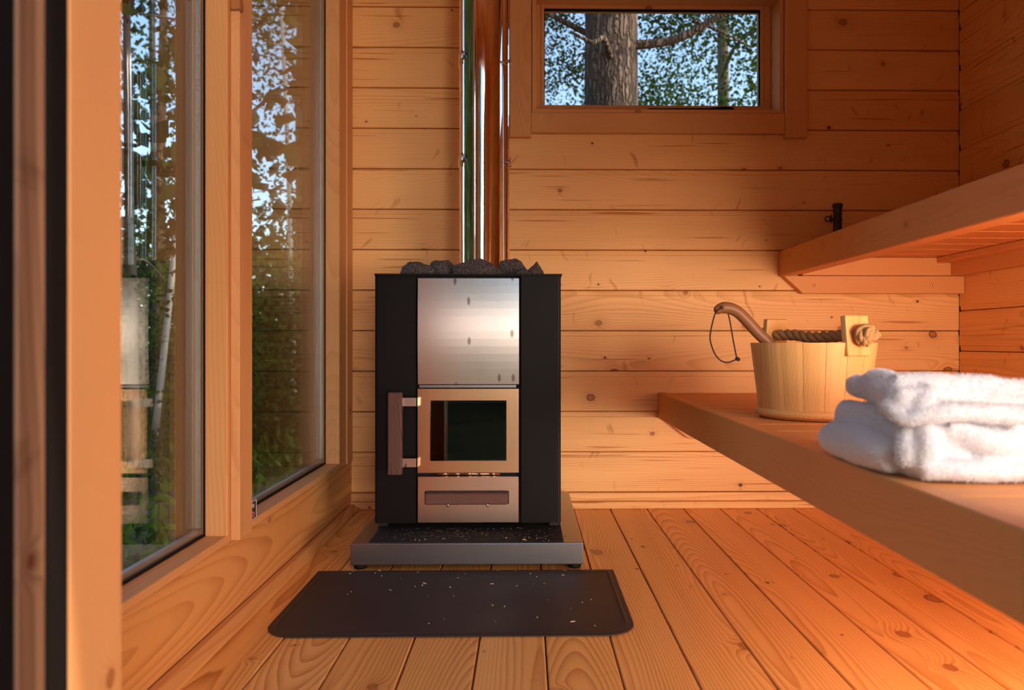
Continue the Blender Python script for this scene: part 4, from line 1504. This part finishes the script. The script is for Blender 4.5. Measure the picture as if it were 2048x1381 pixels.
# the big pine right behind the high window
pine = root('pine_tree', (0.57, 5.0, -0.45), 'thick furrowed pine trunk standing just outside the high back window', 'tree', 'trees outside the windows')
vs, fs = [], []
NA, NZ = 72, 150
for j in range(NZ + 1):
    z = 9.0 * j / NZ
    for i in range(NA):
        a = 2 * math.pi * i / NA
        r = 0.195 - 0.008 * z
        ridge = noise.noise((math.cos(a) * 5.5, math.sin(a) * 5.5, z * 1.5))
        r += 0.012 * abs(ridge) + 0.006 * noise.noise((math.cos(a) * 14, math.sin(a) * 14, z * 5))
        vs.append((r * math.cos(a), r * math.sin(a), z))
for j in range(NZ):
    for i in range(NA):
        fs.append([j * NA + i, j * NA + (i + 1) % NA, (j + 1) * NA + (i + 1) % NA, (j + 1) * NA + i])
pb = T(0.57, 5.0, -0.45)
obj('trunk', mesh_of(vs, fs, True), M['bark'], pine, pb)
for pts, r in (([(0.1, -0.05, 2.98), (0.45, -0.1, 3.02), (0.85, -0.2, 3.22), (1.3, -0.3, 3.38)], 0.035),
               ([(-0.02, -0.16, 2.86), (-0.08, -0.30, 2.93), (-0.16, -0.36, 2.88), (-0.30, -0.4, 2.93)], 0.022),
               ([(0.1, 0.1, 3.45), (0.6, 0.0, 3.44), (1.1, -0.1, 3.26), (1.5, -0.2, 3.05)], 0.034),
               ([(0.55, 0.0, 3.18), (0.75, 0, 3.10), (0.95, 0, 3.0)], 0.014),
               ([(-0.1, 0.1, 3.1), (-0.4, 0.1, 3.25), (-0.8, 0.2, 3.5)], 0.025)):
    bp = bez(pts, 6)
    obj('branch', tube_mesh(bp, [r * (1 - 0.6 * i / (len(bp) - 1)) for i in range(len(bp))], 8), M['bark'], pine, pb)
rn = random.Random(5)
cs = [(rn.uniform(-1.6, 2.6), rn.uniform(0.3, 2.4), rn.uniform(2.7, 5.6)) for _ in range(110)]
obj('foliage', leaves_mesh(cs, 150, (0.17, 0.2, 0.11), (0.045, 0.013), 21), M['leaf_dark'], pine, pb, kind='stuff')

LW = M['leaf']
tree('alder_tree', 'dark leafy alder whose crown fills the view beyond the back window', 2.5, 9.5, 8.2, 0.12, 31, LW, M['dimbark'], (1.2, 7.6, 2.5), (0.050, 0.022), 190, 170, (0.2, 0.22, 0.17), branches=7)
tree('alder_tree', 'leafy alder behind the thick pine at the window side away from benches', -0.2, 11.5, 8.6, 0.13, 33, M['leaf_dark'], M['dimbark'], (1.0, 7.8, 2.5), (0.050, 0.022), 170, 170, (0.2, 0.22, 0.17), branches=7)
# seen through the tall side windows
tree('maple_tree', 'large leaved tree close outside the window beside the stove', -1.75, 4.6, 5.2, 0.05, 41, M['leaf_dark'], M['dimbark'], (1.7, 4.8, 1.0), (0.115, 0.050), 30, 42, (0.14, 0.14, 0.13), branches=7)
tree('birch_tree', 'slim white birch seen through the window beside the stove', -3.15, 10.2, 8.5, 0.042, 43, LW, M['birch'], (3.0, 8.0, 1.3), (0.060, 0.026), 30, 70, (0.25, 0.25, 0.25), lean=(-0.35, 0))
tree('birch_tree', 'leaning white birch seen through the window next to the door jamb', -3.6, 7.2, 8.0, 0.034, 44, LW, M['birch'], (2.0, 7.6, 1.3), (0.060, 0.026), 32, 70, (0.24, 0.24, 0.24), lean=(0.75, 0))
tree('rowan_tree', 'bushy dark rowan close outside the window next to the door jamb', -2.75, 5.2, 4.8, 0.045, 45, M['leaf_dark'], M['dimbark'], (1.3, 4.6, 1.0), (0.075, 0.030), 34, 55, (0.13, 0.13, 0.12))
far = [(-5.2, 11.5, 9, 47, 'straight grey pine behind the leaning birch'), (-6.6, 13.5, 11, 48, 'far tall pine at the open edge of the forest'), (-4.4, 14.5, 10, 49, 'far pine in the gap between both birches'),
       (-3.4, 16.0, 11, 50, 'farthest tall pine behind the slim birch'), (-8.2, 16.5, 12, 51, 'far broad pine on the side away from the stove'), (-5.6, 18.5, 12, 52, 'very far pine deep in the forest')]
for x, y, h, sd, lab in far:
    tree('forest_pine', lab, x, y, h, 0.12, sd, M['leaf_dark'] if sd % 2 else LW, M['bark'], (3.0, h, 1.5), (0.10, 0.035), 26, 70, (0.30, 0.30, 0.2), branches=8)
for x, y, h, sd, mt, lab in ((-2.7, 8.4, 1.9, 61, M['leaf_yellow'], 'bright green bush low behind the stove side window'), (-4.0, 9.3, 2.2, 62, M['leaf_yellow'], 'sunny yellow green bush behind the leaning birch'),
                             (-5.3, 9.8, 2.0, 63, LW, 'mid green bush by the straight grey pine'), (-2.0, 7.0, 1.4, 64, M['leaf_dark'], 'low dark bush near the slim birch foot'), (-3.4, 12.6, 2.6, 65, LW, 'taller green bush between the far trunks')):
    t_ = root('forest_bush', (x, y, -0.45), lab, 'bush', 'bushes outside the windows')
    rn = random.Random(sd)
    cs = [(rn.gauss(0, 0.5), rn.gauss(0, 0.5), h * rn.random()) for _ in range(60)]
    obj('foliage', leaves_mesh(cs, 80, (0.2, 0.2, 0.16), (0.06, 0.026), sd), mt, t_, T(x, y, -0.45), kind='stuff')
    obj('stem', tube_mesh([(0, 0, 0), (0.05, 0, h * 0.5), (0.0, 0.05, h)], [0.02, 0.015, 0.006], 6), M['dimbark'], t_, T(x, y, -0.45))
# forest edge closing the view
rn = random.Random(77)
cs = []
for _ in range(900):
    a = rn.uniform(math.radians(60), math.radians(158))
    r = rn.uniform(19, 24)
    cs.append((r * math.cos(a), r * math.sin(a), -0.4 + 3.6 * rn.random() ** 1.3))
fe = obj('forest_edge', leaves_mesh(cs, 60, (0.55, 0.55, 0.4), (0.22, 0.10), 78), M['leaf_dark'])
tag(fe, 'dense dark undergrowth closing the view between far trunks', 'forest', kind='stuff')
cs = []  # unseen foliage ring put in behind the camera to lower sky light
for _ in range(1300):
    a = rn.uniform(math.radians(165), math.radians(268))
    r = rn.uniform(9, 15)
    cs.append((r * math.cos(a), r * math.sin(a), -0.4 + 9.5 * rn.random() ** 1.2))
fb = obj('forest_edge', leaves_mesh(cs, 45, (0.6, 0.6, 0.5), (0.30, 0.13), 88), M['leaf'])
tag(fb, 'unseen foliage added around the entrance side to dim the sky light', 'forest', kind='stuff')
cs = [(rn.uniform(-9, -1.2), rn.uniform(2.5, 14), -0.38) for _ in range(500)]
cs = [c for c in cs if c[0] < -1.2]
gr_ = obj('undergrowth', leaves_mesh(cs, 50, (0.25, 0.25, 0.06), (0.09, 0.02), 79, droop=-1.0), LW)
tag(gr_, 'low grass and bilberry growth on the forest floor', 'undergrowth', kind='stuff')
